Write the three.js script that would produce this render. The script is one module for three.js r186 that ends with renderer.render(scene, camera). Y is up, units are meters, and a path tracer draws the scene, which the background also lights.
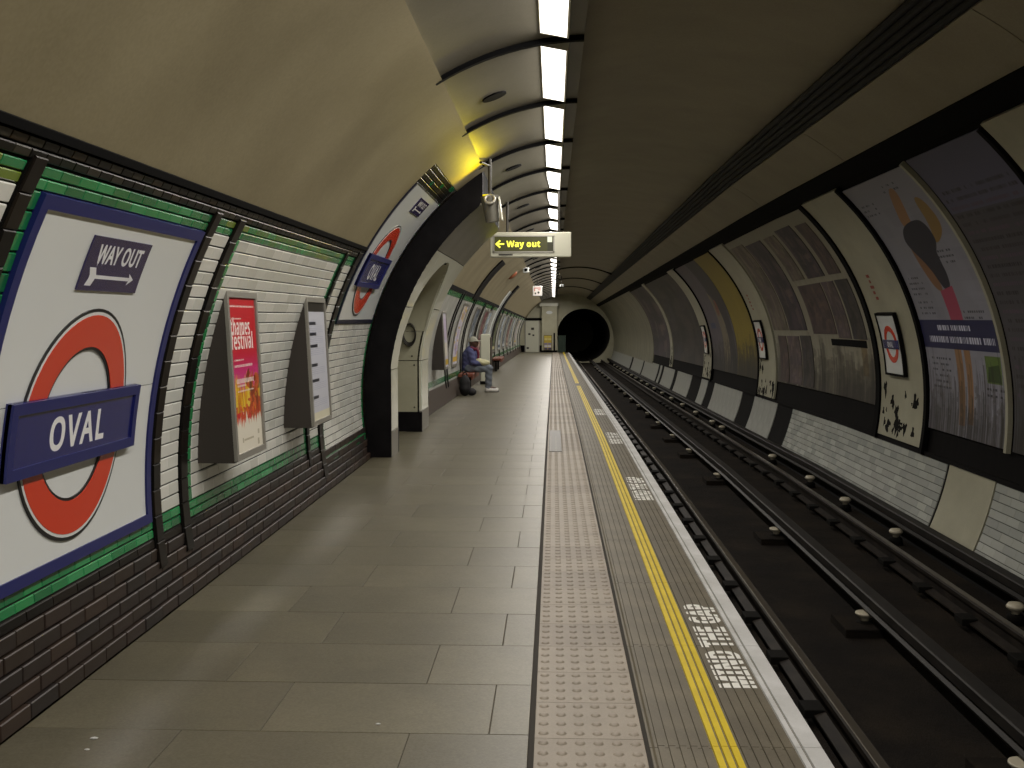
import * as THREE from 'three';
import { mergeGeometries } from 'three/addons/utils/BufferGeometryUtils.js';
import { RoundedBoxGeometry } from 'three/addons/geometries/RoundedBoxGeometry.js';
import { MarchingCubes } from 'three/addons/objects/MarchingCubes.js';
import { RectAreaLightUniformsLib } from 'three/addons/lights/RectAreaLightUniformsLib.js';

// ------------------------------------------------------------------ camera, light, exposure
const scene = new THREE.Scene();
scene.background = new THREE.Color(0x000000);
const camera = new THREE.PerspectiveCamera(2 * Math.atan(384 / 1080) * 180 / Math.PI, 1024 / 768, 0.05, 200);
camera.position.set(0, 1.54, 0);
camera.rotation.order = 'YXZ';
camera.rotation.set(-3.5499 * Math.PI / 180, 2.1963 * Math.PI / 180, 0);
const renderer = new THREE.WebGLRenderer({ antialias: true });
renderer.toneMapping = THREE.LinearToneMapping;
renderer.toneMappingExposure = 1.0;
renderer.shadowMap.enabled = true;
RectAreaLightUniformsLib.init();
const LAMP = { color: 0xfff8ee, intensity: 38, glow: 3.0, tilt: 11 * Math.PI / 180 };       // the row of fluorescent ceiling lights

// ------------------------------------------------------------------ helpers
// The station tunnel is a circle of radius R0 about (CX, CY); z is measured ahead of the camera (three's -z).
const CX = 0.85, CY = 0.67, R0 = 2.92, D2R = Math.PI / 180, ZEND = 67.4, ZBACK = -6;
const drop = z => Math.max(0, 0.01203 * (z - 14));                 // the platform falls away gently beyond 14 m
const lerp = (a, b, t) => a + (b - a) * t;
function rng(seed) { let s = seed >>> 0; return () => { s = (s + 0x6D2B79F5) >>> 0; let t = s; t = Math.imul(t ^ t >>> 15, t | 1); t ^= t + Math.imul(t ^ t >>> 7, t | 61); return ((t ^ t >>> 14) >>> 0) / 4294967296; }; }
const names = new Map();
function numbered(n) { const k = names.get(n) || 0; names.set(n, k + 1); return k ? n + '_' + String(k).padStart(3, '0') : n; }
const pol = (th, R = R0) => [CX + R * Math.cos(th * D2R), CY + R * Math.sin(th * D2R)];

// a sheet of nu x nv quads over P(u, v); turned so that it faces dir
function sheet(P, nu, nv, uv, dir) {
  const pos = [], uvs = [], idx = [];
  for (let j = 0; j <= nv; j++) for (let i = 0; i <= nu; i++) {
    const u = i / nu, v = j / nv, p = P(u, v); pos.push(p[0], p[1], p[2]);
    const t = uv(u, v, p); uvs.push(t[0], t[1]);
  }
  const A = new THREE.Vector3(), B = new THREE.Vector3(), i0 = Math.floor(nu / 2), j0 = Math.floor(nv / 2);
  const p00 = P(i0 / nu, j0 / nv), p10 = P((i0 + 1) / nu > 1 ? 1 : (i0 + 1) / nu, j0 / nv), p01 = P(i0 / nu, (j0 + 1) / nv > 1 ? 1 : (j0 + 1) / nv);
  A.set(p10[0] - p00[0], p10[1] - p00[1], p10[2] - p00[2]); B.set(p01[0] - p00[0], p01[1] - p00[1], p01[2] - p00[2]);
  if (A.lengthSq() < 1e-14 || B.lengthSq() < 1e-14) { const a = P(.4, .4), b = P(.6, .4), c = P(.4, .6); A.set(b[0] - a[0], b[1] - a[1], b[2] - a[2]); B.set(c[0] - a[0], c[1] - a[1], c[2] - a[2]); }
  A.cross(B); const flip = A.dot(new THREE.Vector3(...dir)) < 0;
  for (let j = 0; j < nv; j++) for (let i = 0; i < nu; i++) {
    const a = j * (nu + 1) + i, b = a + 1, c = a + nu + 1, d = c + 1;
    if (flip) idx.push(a, c, b, b, c, d); else idx.push(a, b, c, b, d, c);
  }
  const g = new THREE.BufferGeometry();
  g.setAttribute('position', new THREE.Float32BufferAttribute(pos, 3)); g.setAttribute('uv', new THREE.Float32BufferAttribute(uvs, 2)); g.setIndex(idx);
  g.computeVertexNormals(); return g;
}
// a closed slab between the front surface P(u,v,0) and the back surface P(u,v,1)
function slab(P, nu, nv, uv) {
  const m = (u, v, w) => P(u, v, w), f = m(.5, .5, 0), b = m(.5, .5, 1), n = [f[0] - b[0], f[1] - b[1], f[2] - b[2]], neg = n.map(x => -x);
  const c = [(f[0] + b[0]) / 2, (f[1] + b[1]) / 2, (f[2] + b[2]) / 2], out = (u, v) => { const q = m(u, v, .5); return [q[0] - c[0], q[1] - c[1], q[2] - c[2]]; };
  const gs = [sheet((u, v) => m(u, v, 0), nu, nv, uv, n), sheet((u, v) => m(u, v, 1), nu, nv, uv, neg)];
  const e = (u, v, p) => [p[2], p[1]];
  gs.push(sheet((u, w) => m(u, 0, w), nu, 1, e, out(.5, 0)), sheet((u, w) => m(u, 1, w), nu, 1, e, out(.5, 1)), sheet((v, w) => m(0, v, w), nv, 1, e, out(0, .5)), sheet((v, w) => m(1, v, w), nv, 1, e, out(1, .5)));
  return mergeGeometries(gs);
}
// curved shell on the tunnel circle; t0 bottom, t1 top (degrees). print: uv 0..1 as read from inside
function shell({ z0, z1, t0, t1, R = R0, thick = .02, nz, nt, print }) {
  nz = nz || Math.max(1, Math.ceil((z1 - z0) / 1.5)); nt = nt || Math.max(2, Math.ceil(Math.abs(t1 - t0) / 2.5));
  const right = Math.cos((t0 + t1) / 2 * D2R) > 0;
  const uv = print ? (u, v) => [right ? 1 - u : u, v] : (u, v) => [lerp(z0, z1, u), lerp(t0, t1, v) * D2R * R0 * (right ? 1 : -1)];
  return slab((u, v, w) => { const z = lerp(z0, z1, u), [x, y] = pol(lerp(t0, t1, v), R + w * thick); return [x, y - drop(z), -z]; }, nz, nt, uv);
}
function box(x0, x1, y0, y1, z0, z1, bevel = 0) {                 // z0, z1 ahead
  const w = x1 - x0, h = y1 - y0, d = z1 - z0, g = bevel ? new RoundedBoxGeometry(w, h, d, 1, bevel) : new THREE.BoxGeometry(w, h, d);
  const p = g.attributes.position, n = g.attributes.normal, uv = g.attributes.uv;
  g.translate((x0 + x1) / 2, (y0 + y1) / 2, -(z0 + z1) / 2);
  for (let i = 0; i < p.count; i++) { const ax = Math.abs(n.getX(i)), ay = Math.abs(n.getY(i)), az = Math.abs(n.getZ(i)); if (ax > ay && ax > az) uv.setXY(i, -p.getZ(i), p.getY(i)); else if (ay > az) uv.setXY(i, p.getX(i), -p.getZ(i)); else uv.setXY(i, p.getX(i), p.getY(i)); }
  return g.index ? g : indexed(g);
}
function indexed(g) { if (!g.index) g.setIndex([...Array(g.attributes.position.count).keys()]); return g; }
const merge = gs => mergeGeometries(gs.map(indexed));
// a profile [[x,y]..] (closed loop) run along z through the stations zs, following the fall of the platform
function run(profile, zs, caps = true) {
  const gs = [], n = profile.length;
  let area = 0; for (let i = 0; i < n; i++) { const a = profile[i], b = profile[(i + 1) % n]; area += a[0] * b[1] - b[0] * a[1]; }
  const s = area > 0 ? 1 : -1;
  for (let i = 0; i < n; i++) {
    const a = profile[i], b = profile[(i + 1) % n], nx = (b[1] - a[1]) * s, ny = -(b[0] - a[0]) * s;
    gs.push(sheet((u, v) => { const f = u * (zs.length - 1), k = Math.min(Math.floor(f), zs.length - 2), z = lerp(zs[k], zs[k + 1], f - k); return [lerp(a[0], b[0], v), lerp(a[1], b[1], v) - drop(z), -z]; }, zs.length - 1, 1, (u, v, p) => [-p[2], p[0] + p[1]], [nx, ny, 0]));
  }
  if (caps) {
    const sh = new THREE.Shape(profile.map(p => new THREE.Vector2(p[0], p[1])));
    for (const [z, dz] of [[zs[0], 1], [zs[zs.length - 1], -1]]) {
      const c = new THREE.ShapeGeometry(sh); c.translate(0, -drop(z), -z);
      if (dz < 0) { const id = c.index; for (let i = 0; i < id.count; i += 3) { const t = id.getX(i); id.setX(i, id.getX(i + 1)); id.setX(i + 1, t); } c.computeVertexNormals(); }
      gs.push(c);
    }
  }
  return merge(gs);
}
function tube(pts, r, seg = 8, n = 24) { return new THREE.TubeGeometry(new THREE.CatmullRomCurve3(pts.map(p => new THREE.Vector3(p[0], p[1], -p[2]))), n, r, seg); }
function rod(a, b, r, seg = 10) { return new THREE.TubeGeometry(new THREE.LineCurve3(new THREE.Vector3(a[0], a[1], -a[2]), new THREE.Vector3(b[0], b[1], -b[2])), 1, r, seg); }
function lathe(pts, at, seg = 20) { const g = new THREE.LatheGeometry(pts.map(p => new THREE.Vector2(p[0], p[1])), seg); g.translate(at[0], at[1], -at[2]); return g; }
function shade(m) { m.castShadow = true; m.receiveShadow = true; return m; }
const wpos = o => { const p = new THREE.Vector3(); for (; o && o !== scene; o = o.parent) p.add(o.position); return p; };
// add a part (geometry in world coordinates) below a thing or a part
function part(parent, name, geo, mat, label) { const p = wpos(parent), m = shade(new THREE.Mesh(geo.translate(-p.x, -p.y, -p.z), mat)); m.name = name; if (label) m.userData.label = label; parent.add(m); return m; }
// a shared geometry placed below a parent at a world position
function piece(parent, name, geo, mat, x, y, z, rz = 0) { const p = wpos(parent), m = shade(new THREE.Mesh(geo, mat)); m.name = name; m.position.set(x - p.x, y - p.y, -z - p.z); m.rotation.z = rz; parent.add(m); return m; }
function thing(name, [x, y, z], label, category, group, kind) {
  const o = new THREE.Group(); o.name = numbered(name); o.position.set(x, y - drop(z), -z); o.userData = { label, category };
  if (group) o.userData.group = group; if (kind) o.userData.kind = kind; scene.add(o); return o;
}
function one(name, geo, mat, label, category, group, kind) {
  geo.computeBoundingBox(); const b = geo.boundingBox, x = (b.min.x + b.max.x) / 2, z = (b.min.z + b.max.z) / 2, y = b.min.y;
  geo.translate(-x, -y, -z); const m = shade(new THREE.Mesh(geo, mat)); m.name = numbered(name); m.position.set(x, y, z); m.userData = { label, category };
  if (group) m.userData.group = group; if (kind) m.userData.kind = kind; scene.add(m); return m;
}
const struct = (name, geo, mat, label, category) => one(name, geo, mat, label, category, null, 'structure');

// ------------------------------------------------------------------ materials
function fbmField(n, oct, seed, sx = 1, sy = 1) {                   // tileable value noise, 0..1
  const out = new Float32Array(n * n); let amp = 1, tot = 0;
  for (let o = 0; o < oct; o++) {
    const gx = Math.max(2, Math.round(4 * sx * 2 ** o)), gy = Math.max(2, Math.round(4 * sy * 2 ** o)), r = rng(seed * 131 + o), L = new Float32Array(gx * gy).map(() => r());
    for (let y = 0; y < n; y++) { const fy = y / n * gy, y0 = Math.floor(fy), ty = fy - y0, wy = ty * ty * (3 - 2 * ty); for (let x = 0; x < n; x++) {
      const fx = x / n * gx, x0 = Math.floor(fx), tx = fx - x0, wx = tx * tx * (3 - 2 * tx), a = y0 % gy * gx, b = (y0 + 1) % gy * gx, c = x0 % gx, d = (x0 + 1) % gx;
      out[y * n + x] += amp * lerp(lerp(L[a + c], L[a + d], wx), lerp(L[b + c], L[b + d], wx), wy); } }
    tot += amp; amp *= .55;
  }
  return out.map(v => v / tot);
}
function dataTex(n, fn, srgb, rep) {
  const d = new Uint8Array(n * n * 4);
  for (let i = 0; i < n * n; i++) { const c = fn(i, i % n, Math.floor(i / n)); d[i * 4] = c[0]; d[i * 4 + 1] = c[1]; d[i * 4 + 2] = c[2]; d[i * 4 + 3] = 255; }
  const t = new THREE.DataTexture(d, n, n); t.wrapS = t.wrapT = THREE.RepeatWrapping; t.magFilter = THREE.LinearFilter; t.minFilter = THREE.LinearMipmapLinearFilter; t.generateMipmaps = true;
  if (srgb) t.colorSpace = THREE.SRGBColorSpace; if (rep) t.repeat.set(rep[0], rep[1]); t.needsUpdate = true; return t;
}
const cl = v => Math.max(0, Math.min(255, Math.round(v)));
// base colour (sRGB 0..255) with patches towards a second colour and fine grain
function mottled(a, b, { seed = 1, n = 256, size = [1, 1], grain = 10, oct = 5, sx = 1, sy = 1, contrast = 1.6, bias = .5 } = {}) {
  const f = fbmField(n, oct, seed, sx, sy), r = rng(seed + 77);
  return dataTex(n, i => { const t = Math.max(0, Math.min(1, (f[i] - bias) * contrast + .5)), g = (r() - .5) * grain; return [0, 1, 2].map(k => cl(lerp(a[k], b[k], t) + g)); }, true, [1 / size[0], 1 / size[1]]);
}
function bumpTex(seed, size, n = 256, oct = 6) { const f = fbmField(n, oct, seed); const r = rng(seed); return dataTex(n, i => { const v = cl(255 * (f[i] * .7 + r() * .3)); return [v, v, v]; }, false, [1 / size, 1 / size]); }
const mat = (color, roughness = .6, o = {}) => new THREE.MeshStandardMaterial({ color, roughness, ...o });
const texm = (map, roughness = .6, o = {}) => new THREE.MeshStandardMaterial({ map, roughness, ...o });
const dark = (p, roughness = .85, o = {}) => new THREE.MeshPhysicalMaterial({ ...(p.isTexture ? { map: p } : { color: p }), roughness, specularIntensity: .22, ...o });   // sooty, without sheen
const dim = color => new THREE.MeshPhysicalMaterial({ color, roughness: .35, specularIntensity: .45 });
const glaze = (color, rough = .16) => new THREE.MeshPhysicalMaterial({ color, roughness: rough, clearcoat: .35, clearcoatRoughness: .12 });

const M = {};
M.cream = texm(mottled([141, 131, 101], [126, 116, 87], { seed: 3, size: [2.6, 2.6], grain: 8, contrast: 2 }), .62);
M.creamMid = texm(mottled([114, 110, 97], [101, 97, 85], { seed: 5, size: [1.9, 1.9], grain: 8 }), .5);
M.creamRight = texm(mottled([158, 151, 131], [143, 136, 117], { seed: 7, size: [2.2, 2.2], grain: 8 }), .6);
M.black = dark(0x070708);
M.blackTile = dark(mottled([24, 22, 24], [13, 12, 14], { seed: 9, size: [.4, .4], grain: 8 }), .5);
M.darkIron = dark(0x131210);
M.rail = dark(mottled([46, 41, 36], [26, 23, 21], { seed: 11, size: [.6, .2], grain: 10 }), .6);
M.railTop = mat(0x6f685e, .3, { metalness: .85 });
M.conductor = dark(mottled([40, 37, 34], [24, 22, 21], { seed: 12, size: [.7, .2], grain: 12 }), .55, { specularIntensity: .4 });
M.bed = dark(mottled([40, 34, 27], [22, 19, 17], { seed: 13, n: 512, size: [2.3, 2.3], grain: 18, oct: 7, contrast: 2.2 }), .92, { bumpMap: bumpTex(14, .8), bumpScale: .02 });
M.pot = mat(0xb9b29e, .35);
M.soot = dark(mottled([15, 13, 13], [8, 7, 8], { seed: 17, size: [.9, .9], grain: 8, sx: 4, sy: 1 }), .8);
const slabBump = bumpTex(21, .35);
M.slabs = [[97, 92, 74], [95, 90, 72], [99, 94, 76], [96, 91, 73]].map((c, i) => texm(mottled(c, c.map(v => v * .87), { seed: 30 + i, size: [1.7, 1.7], grain: 16, oct: 7, contrast: 2 }), .42, { bumpMap: slabBump, bumpScale: .0012 }));
M.slabBase = mat(0x2f2b25, .9);
M.tactile = [[143, 133, 119], [137, 127, 114], [148, 138, 124]].map((c, i) => texm(mottled(c, c.map(v => v * .9), { seed: 40 + i, size: [.8, .8], grain: 12 }), .55));
M.coping = texm(mottled([106, 98, 80], [86, 79, 64], { seed: 45, size: [.7, .7], grain: 16, oct: 6 }), .55);
M.groove = mat(0x3a352c, .9);
M.yellow = texm(mottled([222, 196, 26], [204, 178, 20], { seed: 46, size: [.5, .5], grain: 10 }), .45);
M.whitePaint = texm(mottled([208, 208, 208], [184, 184, 182], { seed: 47, size: [.5, .5], grain: 10 }), .5);
M.whiteTile = [0xdfe0da, 0xd7d9d3, 0xe4e4de, 0xd2d3cc].map(c => glaze(c));
M.warmTile = [0xd9d3bd, 0xd2ccb4, 0xdfd9c5].map(c => glaze(c));
M.greenTile = [0x1f7d4a, 0x2a8a50, 0x196c41, 0x33935a].map(c => glaze(c, .2));
M.greenGold = [0x4d7a33, 0x6b8131, 0x2c7544].map(c => glaze(c, .22));
M.ribTile = [0x14110f, 0x1a1512, 0x100e0d, 0x1f1913].map(dim);
M.bandTile = [0x100e0d, 0x15120f, 0x0d0c0b, 0x2a2012, 0x14130f, 0x2f2c24, 0x0f0d0c, 0x141a12].map(dim);
M.brick = [0x30241f, 0x281f1c, 0x362820, 0x231c1a, 0x2d221b].map(c => mat(c, .5));
M.grout = mat(0x24221f, .9);
M.groutDark = dark(0x100f0e);
M.enamel = new THREE.MeshPhysicalMaterial({ color: 0xe2e6e6, roughness: .2, clearcoat: .4, clearcoatRoughness: .1 });
M.enamelBlue = new THREE.MeshPhysicalMaterial({ color: 0x1d2368, roughness: .22, clearcoat: .4, clearcoatRoughness: .1 });
M.blueFrame = mat(0x1c2264, .35);
M.navyFrame = mat(0x14162e, .4);
M.red = new THREE.MeshPhysicalMaterial({ color: 0xd63a1c, roughness: .22, clearcoat: .4, clearcoatRoughness: .1 });
M.lineBlack = mat(0x111114, .4);
M.enamelCream = new THREE.MeshPhysicalMaterial({ color: 0xd8d8c6, roughness: .25, clearcoat: .3 });
M.jamb = texm(mottled([186, 184, 160], [172, 170, 146], { seed: 52, size: [1, 1], grain: 6 }), .35);
M.caseSide = mat(0x36302b, .6);
M.caseFrame = mat(0x8f8c84, .4, { metalness: .2 });
M.steel = mat(0x9a978e, .4, { metalness: .6 });
M.darkSteel = mat(0x3d3b36, .5, { metalness: .4 });
M.columnR = texm(mottled([178, 176, 155], [160, 157, 137], { seed: 55, size: [1.4, 1.4], grain: 8 }), .4);
M.skirtTile = [0xacafaa, 0xa3a6a1, 0xb4b7b1, 0x9b9f9b, 0xa8aba5].map(c => glaze(c, .25));
M.cloudTile = texm(mottled([150, 147, 126], [106, 104, 88], { seed: 57, size: [6, 3], grain: 8, sx: 10, sy: 1, oct: 4, contrast: 2.2 }), .35);
M.farTile = texm(mottled([205, 206, 200], [182, 184, 178], { seed: 58, size: [1.2, 1.2], grain: 8 }), .25);
M.endWall = texm(mottled([196, 194, 170], [180, 176, 150], { seed: 59, size: [2, 2], grain: 8 }), .5);
M.plaster = mat(0x55503f, .9);
M.tunnelIron = mat(0x2b2825, .9);
M.cable = mat(0x121212, .7);  // black of the cables added to darken the ceiling trough

const pick = (arr, r) => arr[Math.floor(r() * arr.length) % arr.length];
function canvasTex(w, h, draw) { const c = document.createElement('canvas'); c.width = w; c.height = h; const x = c.getContext('2d'); draw(x, w, h); const t = new THREE.CanvasTexture(c); t.colorSpace = THREE.SRGBColorSpace; t.anisotropy = 8; return t; }

// ------------------------------------------------------------------ the setting: tunnel, platform, track
const zFull = [ZBACK, 14, ZEND];
// outer lining, open at the cross passage
{
  const lin = (z0, z1, t0, t1, label) => struct('wall_tunnel', shell({ z0, z1, t0, t1, R: 3.0, thick: .12, nz: Math.max(1, Math.ceil((z1 - z0) / 4)), nt: 60 }), M.plaster, label, 'tunnel lining');
  lin(ZBACK, 11.85, -80, 260, 'dark tunnel lining behind the near station walls');
  lin(11.85, 14.9, -80, 148, 'dark tunnel lining over the cross passage opening');
  lin(14.9, ZEND, -80, 260, 'dark tunnel lining behind the far station walls');
  struct('wall_back', box(-2.4, 4.1, -2.6, 4, ZBACK - .15, ZBACK), M.plaster, 'plain wall closing the tunnel behind the camera', 'wall');
}
// platform
const floor = thing('floor', [0, 0, 0], 'grey paved platform with tactile strip and ribbed edge beside the track', 'platform', null, 'structure');
part(floor, 'platform_body', run([[-2.12, -.014], [.955, -.014], [.955, -.95], [-2.12, -.95]], zFull), M.slabBase);
{
  const r = rng(5), z0 = 3.90 - .54 * 7, rows = 42, d = .54, geoCache = new Map();
  const geo = (w, v) => { const k = w.toFixed(3) + v; if (!geoCache.has(k)) { const g = new RoundedBoxGeometry(w - .0035, .03, d - .0035, 1, .002); const p = g.attributes.position, uv = g.attributes.uv; for (let i = 0; i < p.count; i++) uv.setXY(i, p.getX(i) + v * .37, p.getZ(i) + v * .53); geoCache.set(k, g); } return geoCache.get(k); };
  for (let k = 0; k < rows; k++) {
    const xs = k % 2 ? [-1.99, -1.09, -.235, -.086] : [-1.99, -1.385, -.53, -.086];
    for (let i = 0; i < 3; i++) { const z = z0 + (k + .5) * d; piece(floor, 'paving_slab', geo(xs[i + 1] - xs[i], Math.floor(r() * 3)), pick(M.slabs, r), (xs[i] + xs[i + 1]) / 2, -.015 - drop(z) + (r() - .5) * .0012, z); }
  }
  part(floor, 'far_paving', run([[-1.99, 0], [-.0885, 0], [-.0885, -.02], [-1.99, -.02]], [z0 + rows * d + .003, ZEND]), M.slabs[0]);
  part(floor, 'rear_paving', run([[-1.99, 0], [-.0885, 0], [-.0885, -.02], [-1.99, -.02]], [ZBACK, z0 - .003]), M.slabs[0]);
  part(floor, 'joint_bed', run([[-1.99, -.0035], [-.09, -.0035], [-.09, -.02], [-1.99, -.02]], [z0, 14, z0 + rows * d]), mat(0x4a463b, .9));
  // tactile strip: six rows of blunt domes
  const pitch = .37, tb = new RoundedBoxGeometry(.398, .03, pitch - .003, 1, .002), dome = new THREE.LatheGeometry([[.0001, .0066], [.01, .0062], [.0165, .004], [.0205, 0]].map(p => new THREE.Vector2(...p)), 9), parts = [indexed(tb)];
  for (let a = 0; a < 6; a++) for (let b = 0; b < 4; b++) { const g = dome.clone(); g.translate((a - 2.5) * .0668, .0148, (b - 1.5) * .0925); parts.push(g); }
  const tg = mergeGeometries(parts); { const p = tg.attributes.position, uv = tg.attributes.uv; for (let i = 0; i < p.count; i++) uv.setXY(i, p.getX(i), p.getZ(i)); }
  for (let z = 3.872 - pitch * 11; z < ZEND - .1; z += pitch) piece(floor, 'tactile_slab', tg, pick(M.tactile, r), .133, -.015 - drop(z + pitch / 2), z + pitch / 2);
  part(floor, 'rear_tactile_strip', box(-.066, .332, -.03, 0, ZBACK, 3.872 - pitch * 11), M.tactile[0]);
  // inspection cover let into the tactile strip
  part(floor, 'inspection_cover', box(-.05, .1, 0, .006, 12.3, 14.6, .003), M.darkSteel, 'dark metal access cover in the tactile strip');
  // ribbed coping
  const rib = (x0, x1, n, gap, top) => { const out = [], w = (x1 - x0) / n; for (let i = 0; i < n; i++) out.push([x0 + i * w + gap / 2, x0 + (i + 1) * w - gap / 2, top]); return out; };
  const len = 1.2;
  const strip = (list, z0, z1, y0 = -.012) => merge(list.map(([a, b, t]) => run([[a, y0], [a + .002, t], [b - .002, t], [b, y0]], [z0, z1])));
  const grey = [...rib(.372, .568, 5, .012, 0), ...rib(.669, .866, 5, .009, 0)], yel = rib(.569, .668, 3, .0055, .001), whi = [[.868, .892, .001], [.897, .966, .001]];
  const cache = {}; const zs = [];
  for (let z = 3.82 - len * 5; z < ZEND - .2; z += len) zs.push(z);
  const mk = (l, z0, z1) => strip(l, z0, z1);
  zs.forEach((z, i) => {
    const z1 = Math.min(z + len, ZEND) - .004;
    const c = part(floor, 'coping_slab', merge([mk(grey, z, z1), run([[.336, -.03], [.366, -.001], [.366, -.03]], [z, z1], false), run([[.35, -.008], [.962, -.008], [.962, -.05], [.35, -.05]], [z, z1])]), M.coping);
    if (!(z > 26.2 && z < 27.4)) part(c, 'yellow_line', mk(yel, z, z1), M.yellow, 'yellow painted safety line'); else part(c, 'rib_strip', mk(yel, z, z1), M.coping);
    part(c, 'white_edge', merge([mk(whi, z, z1), run([[.93, -.02], [.966, -.001], [.966, -.09], [.93, -.09]], [z, z1])]), M.whitePaint, 'white painted platform edge');
  });
  part(floor, 'rear_coping', box(.34, .966, -.05, 0, ZBACK, zs[0] - .002), M.coping);
  // warning painted on the tops of the ribs
  const tt = canvasTex(1024, 192, (x, w, h) => { x.clearRect(0, 0, w, h); x.fillStyle = '#e9e8e2'; x.strokeStyle = '#e9e8e2'; x.lineWidth = 9; x.font = 'bold 176px sans-serif'; x.textBaseline = 'middle'; x.textAlign = 'center'; const s = x.measureText('MIND THE GAP').width; x.save(); x.translate(w / 2, h / 2 + 8); x.scale(w * .98 / s, 1.12); x.fillText('MIND THE GAP', 0, 0); x.strokeText('MIND THE GAP', 0, 0); x.restore(); });
  const tm = new THREE.MeshStandardMaterial({ map: tt, transparent: true, alphaTest: .5, roughness: .5 });
  for (const zt of [4.41, 9.03, 13.1, 17.4]) {
    const gs = rib(.669, .866, 5, .009, 0).map(([a, b]) => sheet((u, v) => { const z = zt + 1.35 * u; return [lerp(b, a, v), .0012 - drop(z), -z]; }, 4, 1, (u, v, p) => [u, 1 - (p[0] - .669) / .197], [0, 1, 0]));
    part(floor, 'painted_warning', merge(gs), tm, 'white lettering MIND THE GAP on the platform edge');
  }
}
// small litter on the slabs
for (const [x, z, s] of [[-1.675, 3.80, .012], [-1.657, 3.70, .008], [-.66, 3.98, .008]]) one('paper_scrap', (() => { const g = new THREE.IcosahedronGeometry(s, 0); g.scale(1.4, .35, .8); g.translate(x, s * .3, -z); return g; })(), M.whitePaint, 'tiny white paper scrap lying on the grey platform paving', 'litter', 'scraps on the paving');

// track bed and rails
{
  const bed = thing('trackbed', [2.3, -.66, 0], 'dark sooty concrete track bed below the platform edge', 'track bed', null, 'structure');
  part(bed, 'bed_slab', run([[.95, -.66], [3.62, -.66], [3.62, -1.3], [.95, -1.3]], [ZBACK, 14, 96]), M.bed);
  part(bed, 'platform_nosing_wall', run([[.93, -.09], [.962, -.09], [.962, -.7], [.93, -.7]], zFull), M.brick[3], 'dark face below the platform edge');  // dark face given one of the plinth brick colours
  part(bed, 'cable_ledge', run([[3.53, -.47], [3.75, -.47], [3.75, -.7], [3.53, -.7]], zFull), M.bed, 'dark ledge at the foot of the tiled skirting');
  const railProfile = c => [[c - .07, -.60], [c - .07, -.588], [c - .012, -.57], [c - .012, -.505], [c - .035, -.49], [c - .035, -.462], [c - .026, -.455], [c + .026, -.455], [c + .035, -.462], [c + .035, -.49], [c + .012, -.505], [c + .012, -.57], [c + .07, -.588], [c + .07, -.60]];
  for (const [c, l] of [[1.47, 'running rail nearest the platform edge'], [2.97, 'running rail between the centre rail and the tiled skirting']]) {
    const t = thing('running_rail', [c, -.6, 2], 'dark steel ' + l, 'rail');
    part(t, 'rail', run(railProfile(c), [ZBACK, 14, 95]), M.rail);
    part(t, 'rail_head', run([[c - .024, -.4545], [c + .024, -.4545], [c + .02, -.453], [c - .02, -.453]], [ZBACK, 14, 95]), M.railTop, 'worn bright running surface');
    const ch = new RoundedBoxGeometry(.24, .05, .16, 1, .008); for (let z = 4; z < 30; z += .9) piece(t, 'rail_chair', ch, M.darkIron, c, -.585 - drop(z), z);
  }
  const cond = (x, y, l) => one('conductor_rail', run([[x - .05, y], [x - .058, y + .02], [x - .03, y + .04], [x - .052, y + .06], [x - .052, y + .115], [x - .044, y + .123], [x + .044, y + .123], [x + .052, y + .115], [x + .052, y + .06], [x + .03, y + .04], [x + .058, y + .02], [x + .05, y]], [ZBACK, 14, 95]), M.conductor, l, 'rail');
  cond(2.24, -.52, 'heavy centre conductor rail standing on white insulators');
  cond(3.40, -.50, 'heavy outer conductor rail beside the white tiled skirting');
  const pot = (x, z, y, l, g) => {
    const t = thing('rail_insulator', [x, -.66, z], l, 'insulator', g); const b = -drop(z);
    part(t, 'pedestal', lathe([[0, -.66], [.07, -.66], [.06, -.6], [.045, -.585], [0, -.585]], [x, b, z], 14), M.darkIron);
    part(t, 'porcelain', lathe([[0, -.6], [.03, -.6], [.03, -.57], [.05, -.558], [.066, -.54], [.064, -.528], [.05, y - .008], [.02, y - .003], [0, y - .003]], [x, b, z], 18), M.pot, 'white porcelain cap');
  };
  const posZ = [7.77, 10.49, 12.31, 14.0, 16.4, 21.3, 22.6], negZ = [7.56, 10.59, 14.33, 17.3, 19.7];
  for (let z = 25.2; z < 60; z += 2.6) { posZ.push(z); negZ.push(z - 2.8); }
  for (const z of [2.4, 5.1]) { posZ.push(z); negZ.push(z - .1); }
  for (const z of posZ) pot(3.32, z, -.5, 'white porcelain pot insulator under the outer conductor rail', 'pots under the outer rail');
  for (const z of negZ) pot(2.19, z, -.525, 'white porcelain pot insulator under the centre conductor rail', 'pots under the centre rail');
  const blk = new RoundedBoxGeometry(.34, .09, .42, 1, .01); for (const z of negZ.filter(z => z < 23)) piece(bed, 'insulator_block', blk, M.bed, 2.18, -.625 - drop(z) - .02, z + .02);
}

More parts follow.
